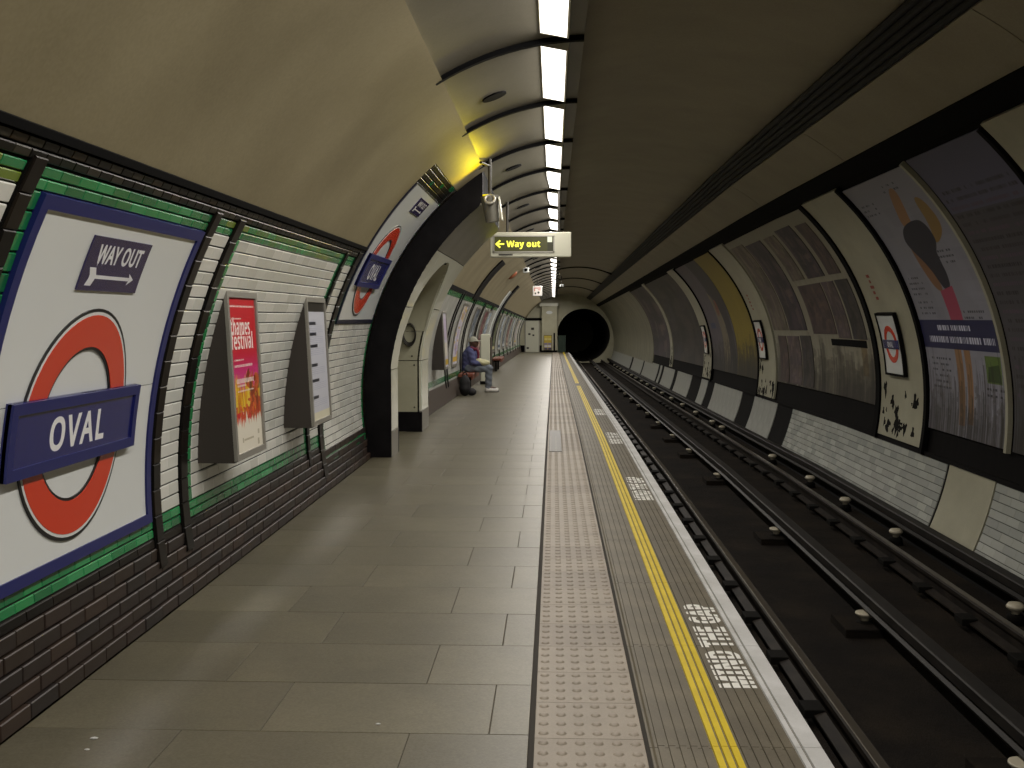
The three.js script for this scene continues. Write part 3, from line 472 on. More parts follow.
// ------------------------------------------------------------------ cross passage with its black and cream arch
{
  const ZA = 11.73, ZB = 15.25, za = 12.25, zb = 14.45, RC = 2.645, top = 3.12, X = y => y < 1 ? CX - Math.sqrt(RC * RC - .33 ** 2) : y > 2.765 ? -.765 : CX - Math.sqrt(RC * RC - (y - CY) ** 2);
  const yo = z => z <= za || z >= zb ? 1.35 : 1.35 + .86 * Math.sqrt(Math.max(0, 1 - ((z - 13.35) / 1.1) ** 2));
  const arch = thing('trim_20', [-1.9, 0, 13.4], 'projecting arch round the cross passage, black front and cream lining', 'arch', null, 'structure');
  const lining = (z0, z1, y0, y1, nz, ny) => slab((u, v, w) => { const z = lerp(z0, z1, u), a = typeof y0 === 'function' ? y0(z) : y0, y = lerp(a, y1, v), x = X(y); return [x - w * .03, y - drop(z), -z]; }, nz, ny, (u, v, p) => [-p[2], p[1]]);
  part(arch, 'front_face', slab((u, v, w) => { const y = lerp(0, top, v), xo = CX - Math.sqrt(2.98 ** 2 - (y - CY) ** 2); return [lerp(X(y), xo, u), y, -(ZA - .004 + w * .03)]; }, 1, 40, (u, v, p) => [p[0], p[1]]), M.blackTile, 'black front face of the arch');
  part(arch, 'rear_face', slab((u, v, w) => { const y = lerp(0, top, v), xo = CX - Math.sqrt(2.98 ** 2 - (y - CY) ** 2); return [lerp(X(y), xo, u), y - drop(ZB), -(ZB - .005 - w * .03)]; }, 1, 40, (u, v, p) => [p[0], p[1]]), M.enamelCream);
  for (const [z0, z1] of [[ZA, za], [zb, ZB]]) {
    part(arch, 'lining_panel', lining(z0, z1, .285, .955, 1, 4), M.enamelCream); part(arch, 'lining_panel', lining(z0, z1, .965, 1.645, 1, 6), M.enamelCream);
    part(arch, 'lining_panel', lining(z0, z1, 1.655, 2.26, 1, 8), M.enamelCream); part(arch, 'base_panel', box(X(0) - .03, X(0) + .004, -drop(z0), .28 - drop(z0), z0 + .003, z1), M.steel, 'grey foot panel');
    part(arch, 'lining_panel', lining(z0, z1, 2.27, 2.765, 1, 10), M.creamMid);
  }
  part(arch, 'lining_panel', lining(za, zb, z => Math.min(2.255, yo(z)), 2.26, 24, 6), M.enamelCream);
  part(arch, 'lining_panel', lining(za, zb, 2.27, 2.765, 2, 10), M.creamMid);
  part(arch, 'lining_backing', slab((u, v, w) => { const z = lerp(ZA + .04, ZB - .04, u), y = lerp(2.2, 2.76, v); return [X(y) - .035 - w * .02, y - drop(z), -z]; }, 1, 10, (u, v) => [u, v]), M.black);
  for (const [z0, z1] of [[ZA + .04, za], [zb, ZB - .04]]) part(arch, 'lining_backing', slab((u, v, w) => { const z = lerp(z0, z1, u), y = lerp(0, 2.25, v); return [X(y) - .034 - w * .02, y - drop(z), -z]; }, 1, 16, (u, v) => [u, v]), M.black);
  part(arch, 'upper_edge', slab((u, v, w) => { const z = lerp(ZA + .04, ZB - .04, u); return [-.768 - w * .04, lerp(2.765, 3.16, v) - drop(z), -z]; }, 2, 1, (u, v) => [u, v]), M.black);
  // reveals of the opening
  const XD = -3.9;
  for (const [z, s] of [[za, -1], [zb, 1]]) {
    for (const [y0, y1] of [[.27, .955], [.965, 1.35]]) part(arch, 'jamb_panel', slab((u, v, w) => { const y = lerp(y0, y1, v); return [lerp(X(y) - .032, XD, u), y - drop(z), -(z + s * w * .03)]; }, 1, 6, (u, v, p) => [p[0], p[1]]), M.jamb, 'cream jamb panel');
    part(arch, 'jamb_base', box(XD, X(0) + .006, -drop(z), .265 - drop(z), s > 0 ? z - .012 : z - .03, s > 0 ? z + .03 : z + .012), M.blackTile, 'black foot of the jamb');
    part(arch, 'jamb_backing', box(XD, X(0) - .06, -drop(z), 1.35 - drop(z), s > 0 ? z + .031 : z - .06, s > 0 ? z + .06 : z - .031), M.black);
    const sc = new THREE.CylinderGeometry(.012, .012, .008, 10); sc.rotateX(Math.PI / 2); if (s > 0) for (const [x, y] of [[-1.87, .33], [-1.87, .9], [-1.9, 1.02]]) piece(arch, 'screw', sc, M.darkSteel, x, y - drop(z), z - .003);
  }
  part(arch, 'soffit', slab((u, v, w) => { const a = Math.PI * (1 - u), z = 13.35 + Math.cos(a) * (1.1 + w * .04), y = 1.35 + Math.sin(a) * (.86 + w * .04); return [lerp(X(Math.min(y, 2.24)) - .005, XD, v), y - drop(13.35), -z]; }, 28, 1, (u, v, p) => [p[0], -p[2]]), M.jamb);
  struct('wall_passage', box(XD - .1, XD, -.2, 2.6, 11.9, 14.8), M.jamb, 'cream wall at the back of the cross passage', 'wall');
  struct('floor', box(XD, -1.985, -.2, -.001, za - .05, zb + .05), M.slabs[1], 'grey paving inside the cross passage', 'floor');
  one('cable_coil', (() => { const gs = []; for (let i = 0; i < 3; i++) { const g = new THREE.TorusGeometry(.13 + i * .008, .012, 8, 28); g.scale(.62, 1, 1); g.translate(-1.93, 1.32 - i * .01, -(zb - .016 - i * .02)); gs.push(g); } return merge(gs); })(), M.darkSteel, 'coil of dark cable hung on the cream jamb inside the arch', 'cable');
}

// ------------------------------------------------------------------ far left wall
{
  struct('wall_left', shell({ z0: 15.25, z1: ZEND, t0: 187, t1: 150, R: R0, thick: .05, nz: 26, nt: 14 }), M.farTile, 'white tiled wall running on beyond the cross passage', 'wall');
  struct('baseboard_left', run([[-2.15, .36], [-2.05, .36], [-1.99, 0], [-2.15, 0]], [15.25, ZEND]), mat(0x4a4038, .6), 'long brown brick plinth beyond the cross passage', 'plinth');
  struct('trim_21', shell({ z0: 15.25, z1: ZEND, t0: 151.6, t1: 150, R: R0 - .015, thick: .05, nz: 26, nt: 2 }), M.black, 'dark band along the top of the far tiled wall', 'trim');
  const bands = [['green', 185.3, 183.4], ['green', 153.6, 151.7]];
  bands.forEach(([, a, b], i) => struct('trim_' + (22 + i), shell({ z0: 15.25, z1: ZEND, t0: a, t1: b, R: R0 - .006, thick: .03, nz: 26, nt: 2 }), M.greenTile[i], i ? 'green tile course at the top of the far wall' : 'green tile course at the foot of the far wall', 'trim'));
  let n = 24; const ribG = 'dark ribs on the far wall';
  for (let z = 17.0; z < 66; z += 3.4) for (const o of [0, .42]) { const m = struct('trim_' + n++, shell({ z0: z + o, z1: z + o + .12, t0: 188, t1: 151, R: R0 - .02, thick: .05, nz: 1, nt: 12 }), M.ribTile[0], 'dark glazed tile rib on the wall beyond the cross passage', 'rib'); m.userData.group = ribG; }
  // arches crossing the ceiling further along
  struct('trim_' + n++, shell({ z0: 22.9, z1: 24.1, t0: 152, t1: 131.5, R: R0 - .03, thick: .06, nz: 2, nt: 10 }), M.blackTile, 'black arched band climbing the ceiling above the seated person', 'rib');
  struct('trim_' + n++, shell({ z0: 33.6, z1: 34.6, t0: 186, t1: 139, R: R0 - .03, thick: .06, nz: 2, nt: 14 }), M.enamel, 'white enamel arch strip made from a bright reflection line beyond the seated person', 'rib');  // the white strip puts a bright reflection line into the arch colour
  struct('trim_' + n++, shell({ z0: 34.62, z1: 35.4, t0: 186, t1: 133, R: R0 - .06, thick: .09, nz: 2, nt: 14 }), M.blackTile, 'black arch strip next to the white enamel strip', 'rib');
  const pc = [['#d3cedb', '#a795bd', '#d9b13a'], ['#44505e', '#7d8796', '#c7ccd2'], ['#5c2f36', '#96535a', '#cbb9a8'], ['#cfd6da', '#6d84a3', '#3a4a66'], ['#37412f', '#7e8c5a', '#c8c49a']];
  const pt = pc.map((c, i) => texm(canvasTex(256, 384, (x, w, h) => { const r = rng(300 + i); x.fillStyle = c[0]; x.fillRect(0, 0, w, h); for (let k = 0; k < 26; k++) { x.fillStyle = c[1 + Math.floor(r() * 2)]; x.globalAlpha = .6; x.fillRect(r() * w * .8, r() * h * .8, 20 + r() * 90, 8 + r() * 50); } x.globalAlpha = 1; x.fillStyle = c[2]; x.fillRect(0, h * .88, w, h * .08); }), .4));
  const labels = ['pale violet poster with yellow foot beside the seated person', 'grey blue poster on the wall past the seated person', 'maroon poster on the far tiled wall', 'white and blue poster on the far tiled wall', 'dark olive poster on the far tiled wall'];
  [[21.8, 22.85, 0], [25.4, 26.6, 1], [28.6, 29.9, 2], [30.3, 31.6, 3], [36.0, 37.3, 4], [39.6, 41.1, 3], [43.0, 44.6, 1], [46.4, 48.0, 2], [50.0, 51.5, 3], [56.5, 58, 0]].forEach(([z0, z1, k], i) => {
    const l = i < 5 ? labels[k] : 'small framed poster far along the tiled wall';
    const t = thing('wall_poster', [-2.0, .7, (z0 + z1) / 2], l, 'poster', i < 5 ? undefined : 'posters far along the wall');
    part(t, 'poster_sheet', shell({ z0, z1, t0: 180, t1: 155.5, R: R0 - .022, thick: .008, print: true, nt: 10 }), pt[k]);
    part(t, 'poster_frame', merge([shell({ z0: z0 - .05, z1, t0: 181, t1: 180, R: R0 - .03, thick: .02 }), shell({ z0: z0 - .05, z1, t0: 155.5, t1: 154.6, R: R0 - .03, thick: .02 }), shell({ z0: z0 - .05, z1: z0, t0: 180, t1: 155.5, R: R0 - .03, thick: .02 }), shell({ z0: z1, z1: z1 + .05, t0: 181, t1: 154.6, R: R0 - .03, thick: .02 })]), M.caseFrame);
  });
  // benches
  const wood = texm(mottled([128, 66, 44], [100, 50, 34], { seed: 61, size: [.5, .08], grain: 10 }), .5);
  const bench = (z0, z1, label) => { const d = drop((z0 + z1) / 2), t = thing('bench', [-1.88, 0, (z0 + z1) / 2], label, 'bench'); for (let k = 0; k < 3; k++) part(t, 'seat_slat', box(-2.03 + k * .107, -1.93 + k * .107, .38 - d, .445 - d, z0, z1, .006), wood, 'reddish brown timber slat'); part(t, 'seat_rail', box(-1.75, -1.72, .32 - d, .385 - d, z0 + .02, z1 - .02), wood); for (const z of [z0 + .3, z1 - .3]) part(t, 'bracket', merge([box(-1.99, -1.78, .33 - d, .38 - d, z - .03, z + .03), box(-1.94, -1.88, -.0 - d, .33 - d, z - .03, z + .03)]), M.darkIron, 'dark iron bracket'); };
  bench(22.9, 24.9, 'reddish brown bench the person sits on');
  bench(35.6, 37.6, 'reddish brown bench further along the wall, empty');
  // black bag by the bench
  { const z = 22.4, d = drop(z), t = thing('rucksack', [-1.84, 0, z], 'black rucksack standing on the platform by the bench end', 'bag');
    const g = new THREE.SphereGeometry(.5, 20, 14); { const p = g.attributes.position; for (let i = 0; i < p.count; i++) { const y = p.getY(i), k = y < 0 ? 1.25 : 1; p.setXYZ(i, p.getX(i) * .22 * k * (1 + .1 * Math.sin(y * 9)), (y + .5) * .44, p.getZ(i) * .34 * k); } g.computeVertexNormals(); } g.translate(-1.84, -d, -z); part(t, 'bag_body', g, mat(0x18171a, .8));
    part(t, 'side_pocket', (() => { const g = new THREE.SphereGeometry(.5, 14, 10); g.scale(.2, .16, .2); g.translate(-1.70, .085 - d, -z); return g; })(), mat(0x1d1c20, .8)); part(t, 'handle', tube([[-1.89, .42 - d, z], [-1.87, .475 - d, z], [-1.81, .475 - d, z], [-1.79, .42 - d, z]], .012), mat(0x101012, .8)); }
  // white cabinet past the bench
  { const z = 27.2, d = drop(z), t = thing('help_cabinet', [-1.68, 0, z], 'slim white cabinet with dark side standing past the seated person', 'cabinet'); part(t, 'cabinet_body', box(-1.84, -1.60, 0 - d, 1.27 - d, z, z + .4, .03), M.enamelCream); part(t, 'side_panel', box(-1.60, -1.57, .04 - d, 1.19 - d, z + .02, z + .38, .004), mat(0x4a3f35, .6), 'dark brown side panel'); part(t, 'plinth', box(-1.85, -1.58, -d, .08 - d, z - .01, z + .41), M.darkIron); }
}

// ------------------------------------------------------------------ right wall: advertisements, cream panels, tiled skirting
const WR = R0 - .02;
struct('wall_right', shell({ z0: ZBACK, z1: ZEND, t0: -30, t1: 48.4, R: R0 + .01, thick: .06, nz: 26, nt: 30 }), M.soot, 'soot blackened wall behind the advertisements across the track', 'wall');
function grime(x, w, h, seed, from = .72, strength = 1) {           // sooty streaks with ragged ends along the foot of a poster
  const r = rng(seed);
  for (let i = 0; i < 420 * strength; i++) { const px = r() * w, len = h * (.04 + r() * r() * .3), y = h - r() * h * .05; x.globalAlpha = .05 + r() * .2; x.fillStyle = '#17130f'; x.fillRect(px, y - len, 2 + r() * 14, len + h * .1); }
  for (let i = 0; i < 160; i++) { x.globalAlpha = .08 + r() * .2; x.fillStyle = r() < .5 ? '#2a241c' : '#3b342a'; const px = r() * w, py = h * (from + r() * .28); x.beginPath(); x.ellipse(px, py, 3 + r() * 14, 3 + r() * 22, 0, 0, 7); x.fill(); }
  x.globalAlpha = 1;
}
const dashes = (x, x0, x1, y, hgt, col, r, fill = .7) => { x.fillStyle = col; for (let q = x0; q < x1;) { const l = 4 + r() * 16; if (r() < fill) x.fillRect(q, y, l, hgt); q += l + 4 + r() * 5; } };
const womanTex = canvasTex(768, 1024, (x, w, h) => {
  const r = rng(401); x.fillStyle = '#8d8d99'; x.fillRect(0, 0, w, h);
  for (let i = 0; i < 40; i++) { x.globalAlpha = .25; x.fillStyle = r() < .5 ? '#999aa8' : '#7c7c88'; x.fillRect(r() * w, r() * h, 60 + r() * 200, 40 + r() * 120); } x.globalAlpha = 1;
  for (const [a, b, y, n] of [[30, 200, 90, 3], [400, 560, 40, 2], [430, 640, 330, 3], [40, 190, 420, 4], [480, 690, 560, 4], [60, 250, 740, 6], [600, 740, 830, 2], [60, 220, 520, 3]]) for (let k = 0; k < n; k++) dashes(x, a, b, y + k * 22, 8, '#45454f', r);
  const P = (pts, c) => { x.fillStyle = c; x.beginPath(); const n = pts.length, mid = i => [(pts[i % n][0] + pts[(i + 1) % n][0]) / 2 * w, (pts[i % n][1] + pts[(i + 1) % n][1]) / 2 * h]; x.moveTo(...mid(0)); for (let i = 1; i <= n; i++) x.quadraticCurveTo(pts[i % n][0] * w, pts[i % n][1] * h, ...mid(i)); x.closePath(); x.fill(); };
  P([[.60, .056], [.70, .061], [.585, .171], [.55, .225], [.41, .215], [.49, .131]], '#9a7350');           // raised arms
  P([[.79, .116], [.89, .121], [.915, .219], [.84, .272], [.68, .306], [.76, .227]], '#8e7240');
  P([[.33, .272], [.374, .29], [.51, .45], [.484, .478], [.395, .457], [.33, .366]], '#8a6448');
  P([[.399, .212], [.594, .194], [.713, .203], [.735, .275], [.68, .311], [.635, .33], [.64, .453], [.524, .479], [.45, .38], [.375, .331], [.298, .27]], '#2d2c3a'); // dark top and skirt
  const Q = (pts, c) => { x.fillStyle = c; x.beginPath(); pts.forEach(p => x.lineTo(p[0] * w, p[1] * h)); x.closePath(); x.fill(); };
  Q([[.457, .472], [.635, .455], [.63, .585], [.468, .585]], '#a84560');
  Q([[.42, .68], [.51, .68], [.505, .96], [.43, .96]], '#94704e'); Q([[.54, .68], [.62, .68], [.61, .95], [.545, .95]], '#94704e');
  x.fillStyle = '#24254f'; x.fillRect(0, h * .58, w, h * .108); dashes(x, w * .25, w * .68, h * .6, 20, '#c9cbdd', r, .95); dashes(x, w * .1, w * .94, h * .642, 24, '#c9cbdd', r, .95);
  Q([[.79, .703], [.97, .703], [.96, .795], [.79, .795]], '#5d7436'); Q([[.82, .74], [.94, .73], [.955, .79], [.80, .79]], '#35491f');
  grime(x, w, h, 402, .8);
});
const lettersTex = canvasTex(768, 1024, (x, w, h) => { const r = rng(411); x.fillStyle = '#4c4a50'; x.fillRect(0, 0, w, h); x.fillStyle = '#5a5a70'; x.fillRect(0, 0, w, h * .22); for (let k = 0; k < 24; k++) dashes(x, 40, w - 60, h * .14 + k * 30, 12, ['#2e2a30', '#38323a', '#5c4a5c'][k % 3], r, .85); x.fillStyle = '#232029'; x.beginPath(); x.ellipse(w * .8, h * .86, 220, 140, 0, 0, 7); x.fill(); x.fillStyle = '#5b5a78'; x.fillRect(w * .6, h * .74, w * .4, 26); grime(x, w, h, 412, .8); });
const dullTex = (seed, cols) => canvasTex(384, 768, (x, w, h) => { const r = rng(seed); x.fillStyle = cols[0]; x.fillRect(0, 0, w, h); for (let i = 0; i < 70; i++) { x.globalAlpha = .45; x.fillStyle = cols[1 + Math.floor(r() * (cols.length - 1))]; const px = r() * w, py = r() * h; x.beginPath(); if (r() < .5) x.ellipse(px, py, 12 + r() * 50, 20 + r() * 90, r() * .6, 0, 7); else x.rect(px, py, 10 + r() * 50, 60 + r() * 180); x.fill(); } x.globalAlpha = 1; });
const dull = [dullTex(421, ['#4b3c3c', '#2a2022', '#6c5648', '#3a2a34']), dullTex(422, ['#352c38', '#1e1a20', '#56404c', '#74645a']), dullTex(423, ['#6e6558', '#4a4238', '#8a8070', '#5a4a50']), dullTex(424, ['#2f2a2a', '#1b1919', '#4e4640', '#3a3540']), dullTex(425, ['#56484e', '#38303a', '#7a6a62', '#443a30'])].map(t => texm(t, .5));
const boardMat = texm(canvasTex(512, 512, (x, w, h) => { const r = rng(431); x.fillStyle = '#8f8b7a'; x.fillRect(0, 0, w, h); for (let i = 0; i < 260; i++) { x.globalAlpha = .2; x.fillStyle = r() < .5 ? '#7d7866' : '#9b9786'; x.fillRect(r() * w, r() * h, 2 + r() * 8, 30 + r() * 160); } x.globalAlpha = 1; x.fillStyle = '#7a6a4c'; x.fillRect(w * .9, h * .7, 22, 90); grime(x, w, h, 432, .75); }), .5);
const yellowMat = texm(canvasTex(384, 768, (x, w, h) => { const r = rng(441); x.fillStyle = '#8f7d1c'; x.fillRect(0, 0, w, h); for (let i = 0; i < 90; i++) { x.globalAlpha = .25; x.fillStyle = r() < .5 ? '#a8942a' : '#6d6018'; x.fillRect(r() * w, r() * h, 2 + r() * 7, 80 + r() * 300); } x.globalAlpha = 1; grime(x, w, h, 442, .75, 1.2); }), .5);
const figureMat = texm(canvasTex(512, 768, (x, w, h) => { const r = rng(451); x.fillStyle = '#5d5660'; x.fillRect(0, 0, w, h); x.fillStyle = '#3a363c'; x.fillRect(w * .55, 0, w * .45, h); x.fillStyle = '#7f7560'; x.beginPath(); x.moveTo(w * .5, h * .3); x.quadraticCurveTo(w * .8, h * .4, w * .72, h); x.lineTo(w * .5, h); x.fill(); x.fillStyle = '#8a4b33'; x.beginPath(); x.ellipse(w * .62, h * .45, 26, 60, .3, 0, 7); x.fill(); x.fillStyle = '#3c4666'; x.fillRect(w * .12, h * .58, w * .2, h * .05); for (let i = 0; i < 30; i++) { x.globalAlpha = .3; x.fillStyle = r() < .5 ? '#4a4450' : '#75707a'; x.fillRect(r() * w, r() * h, 4 + r() * 30, 40 + r() * 200); } x.globalAlpha = 1; grime(x, w, h, 452, .75, 1.2); }), .5);
function bill(z0, z1, t0, t1, m, label, extra) {
  const t = thing('advertisement', [3.6, .4, (z0 + z1) / 2], label, 'poster');
  part(t, 'poster_sheet', shell({ z0, z1, t0, t1, R: WR, thick: .012, print: true, nt: 20 }), m);
  if (extra) extra(t); return t;
}
const edge = (z0, z1, t0 = -5) => shell({ z0, z1, t0, t1: 47, R: WR - .02, thick: .04, nz: 1, nt: 20 });
bill(9.04, 10.88, -4.5, 46.5, texm(womanTex, .5), 'tall advertisement of a dancing figure in dark top with blue caption band', t => part(t, 'poster_edge', edge(8.98, 9.03), M.columnR, 'pale frame strip'));
bill(7.42, 8.9, -4.5, 47, texm(lettersTex, .5), 'dark advertisement filled with lines of small lettering', t => part(t, 'poster_edge', edge(7.36, 7.41), M.darkIron));
bill(1.2, 5.75, -4.5, 47, dull[3], 'dark blank advertisement across the track nearest the camera');
bill(12.62, 18.2, -3, 46.8, boardMat, 'large pale board covered with a grid of small dark film posters', t => {
  let k = 0; for (const [z0, z1, t0, t1] of [[12.95, 13.5, 28.7, 43.2], [13.72, 14.6, 28.6, 44], [14.8, 15.5, 28.7, 43.2], [12.84, 13.4, 12, 27.1], [13.5, 14.08, 12, 27], [14.15, 15.4, 13, 27], [15.75, 16.9, 14, 43.4], [17.0, 18.1, 14, 44.5], [15.65, 16.3, -2.5, 12.4], [16.4, 17.2, -2.5, 12.2], [17.3, 17.9, -2.5, 12.2]]) part(t, 'small_poster', shell({ z0, z1, t0, t1, R: WR - .008, thick: .01, print: true, nt: 8 }), dull[k++ % 5]);
  part(t, 'caption_strip', shell({ z0: 12.9, z1: 14.5, t0: 10.0, t1: 11.7, R: WR - .009, thick: .01, nt: 2 }), M.black);
});
bill(19.85, 22.1, -4, 47, yellowMat, 'dull yellow half of an advertisement beside a cream panel');
bill(22.12, 25.5, -4, 46.8, figureMat, 'grey advertisement with pale figure next to the dull yellow sheet');
bill(27.1, 33.9, -4, 46.5, dull[3], 'very dark advertisement between two narrow cream panels');
bill(34.8, 40.5, -4, 46.5, dull[1], 'dark purple advertisement before the cream tiled wall end');
struct('wall_right', shell({ z0: 40.62, z1: ZEND, t0: -11, t1: 47.5, R: WR, thick: .05, nz: 14, nt: 20 }), M.cloudTile, 'stained cream tiled wall running to the tunnel mouth', 'wall');
// cream panels with small roundels
let tn = 60;
function smallRoundel(zc, tc, label) {
  const w = .6, h = .66, t = thing('name_plate', [3.68, CY + R0 * Math.sin((tc - 6) * D2R), zc], label, 'station sign'), a = h / 2 / R0 / D2R;
  const f = R => (x, y) => { const [px, py] = pol(tc + y / R0 / D2R, R), z = zc - x; return [px, py - drop(z), -z]; };
  const pl = (x0, x1, y0, y1, R, th) => slab((u, v, w) => f(R + w * th)(lerp(x0, x1, u), lerp(y0, y1, v)), 2, 6, (u, v) => [u, v]);
  part(t, 'plate', pl(-w / 2, w / 2, -h / 2, h / 2, WR - .05, .03), M.enamel);
  part(t, 'plate_frame', merge([pl(-w / 2 - .02, w / 2 + .02, h / 2, h / 2 + .025, WR - .062, .04), pl(-w / 2 - .02, w / 2 + .02, -h / 2 - .025, -h / 2, WR - .062, .04), pl(-w / 2 - .02, -w / 2, -h / 2, h / 2, WR - .062, .04), pl(w / 2, w / 2 + .02, -h / 2, h / 2, WR - .062, .04)]), M.darkIron, 'dark frame');
  part(t, 'ring', slab((u, v, q) => { const a = u * 2 * Math.PI, r = lerp(.145, .21, v); return f(WR - .055 + q * .006)(Math.cos(a) * r, Math.sin(a) * r); }, 40, 2, (u, v) => [u, v]), M.red, 'red ring');
  const b = part(t, 'name_bar', pl(-.25, .25, -.05, .05, WR - .062, .008), M.enamelBlue, 'blue name bar');
  part(b, 'name_lettering', slab((u, v, q) => f(WR - .064 + q * .003)(lerp(-.2, .2, u), lerp(-.046, .046, v)), 2, 2, (u, v) => [u, v]), ovalMat, 'white letters OVAL on blue');
}
for (const [z0, z1, l] of [[5.85, 7.3, 'before the dark lettered advertisement'], [11.0, 12.43, 'next to the dancing figure advertisement'], [18.3, 19.75, 'beside the dull yellow advertisement'], [25.6, 27.0, 'beyond the grey figure advertisement'], [34.0, 34.7, 'beyond the very dark advertisement']]) {
  const t = thing('trim_' + tn++, [3.6, 0, (z0 + z1) / 2], 'cream enamel wall panel ' + l, 'wall panel', null, 'structure');
  part(t, 'cream_sheet', shell({ z0, z1, t0: -9, t1: 47.6, R: WR - .012, thick: .03, nt: 22 }), M.columnR);
  const ra = z0 * 10 | 0, r = rng(ra), fl = []; for (let i = 0; i < 26; i++) { const a = -8 + r() * r() * 12, z = lerp(z0 + .08, z1 - .08, r()), s = .015 + r() * .05; const k1 = 1 + r() * 3, k2 = r() * 6, k3 = .5 + r(); fl.push(slab((u, v, w) => { const an = u * 2 * Math.PI, rr = v * s * (1 + .35 * Math.sin(an * 3 + k2) + .2 * Math.sin(an * 5 + k1)), [px, py] = pol(a + Math.sin(an) * rr * k3 * 22, WR - .0135 + w * .003), zz = z + Math.cos(an) * rr; return [px, py - drop(zz), -zz]; }, 12, 1, (u, v) => [u, v])); }
  const st = part(t, 'flaked_patches', merge(fl), M.soot, 'dark flaked patches near the foot'); st.userData.kind = 'stuff';
}
smallRoundel(11.79, 11.7, 'small framed roundel on the cream panel next to the dancing figure advertisement');
smallRoundel(19.2, 10.8, 'small framed roundel on the cream panel beside the dull yellow advertisement');
smallRoundel(26.3, 9.6, 'small framed roundel on the cream panel beyond the grey figure advertisement');
for (const [z, l] of [[11.95, 'next to the dancing figure advertisement'], [19.3, 'beside the dull yellow advertisement']]) one('emergency_marking', merge([0, 1, 2, 3, 4].map(i => shell({ z0: z - .03 + (i % 2) * .03, z1: z + .05 + (i % 3) * .02, t0: 21.5 + i * 1.3, t1: 22.2 + i * 1.3, R: WR - .015, thick: .004, nz: 1, nt: 2 }))), mat(0x8e2c22, .5), 'red stencilled marking high on the cream panel ' + l, 'marking');
// dark strips either side of panels
for (const [z0, z1, l] of [[10.9, 10.98, 'dancing figure'], [12.45, 12.6, 'film poster board'], [25.52, 25.58, 'grey figure'], [19.76, 19.84, 'dull yellow']]) struct('trim_' + tn++, shell({ z0, z1, t0: -10, t1: 47.5, R: WR - .03, thick: .05, nz: 1, nt: 20 }), M.black, 'black upright strip at the edge of the ' + l + ' advertisement', 'trim');
// tiled skirting panels
{
  const sk = (z0, z1, m, label) => struct('baseboard_right', shell({ z0, z1, t0: -23.4, t1: -10.1, R: R0 - .004, thick: .03, nt: 8 }), m, label, 'skirting');
  let s = sk(4.5, 9.13, M.grout, 'white glazed tile skirting nearest the camera across the track'); tiles(s, 'glazed_tile', 4.52, 9.12, -23.2, -10.2, 20, 9, M.skirtTile, 501, { R: R0 - .014, stagger: true, gt: .0045 });
  sk(9.17, 10.22, M.columnR, 'plain cream board set in the tiled skirting'); 
  s = sk(10.25, 16.84, M.grout, 'long white glazed tile skirting panel beside the cream board'); tiles(s, 'glazed_tile', 10.26, 16.83, -23.2, -10.2, 30, 9, M.skirtTile, 502, { R: R0 - .014, stagger: true, gt: .0045 });
  const far = texm(mottled([172, 174, 169], [148, 150, 146], { seed: 63, size: [.5, .5], grain: 14, oct: 4 }), .3);
  for (const [z0, z1, l] of [[18.04, 20.05, 'below the small roundel by the yellow advertisement'], [21.37, 25.0, 'below the grey figure advertisement'], [26.1, 27.2, 'narrow, below the third cream panel'], [29.1, 32.4, 'below the very dark advertisement'], [33.2, 36.3, 'below the last cream panel'], [37.0, 37.6, 'very narrow, below the dark purple advertisement'], [38.2, 44, 'below the stained tiled wall'], [44.6, 50, 'far along the stained tiled wall'], [51, 67, 'close to the tunnel mouth']]) sk(z0, z1, far, 'white tiled skirting panel ' + l);
  struct('trim_' + tn++, shell({ z0: ZBACK, z1: ZEND, t0: -10.05, t1: -9.3, R: R0 - .02, thick: .04, nz: 26, nt: 1 }), M.soot, 'sooty capping strip along the top of the tiled skirting', 'trim');
}

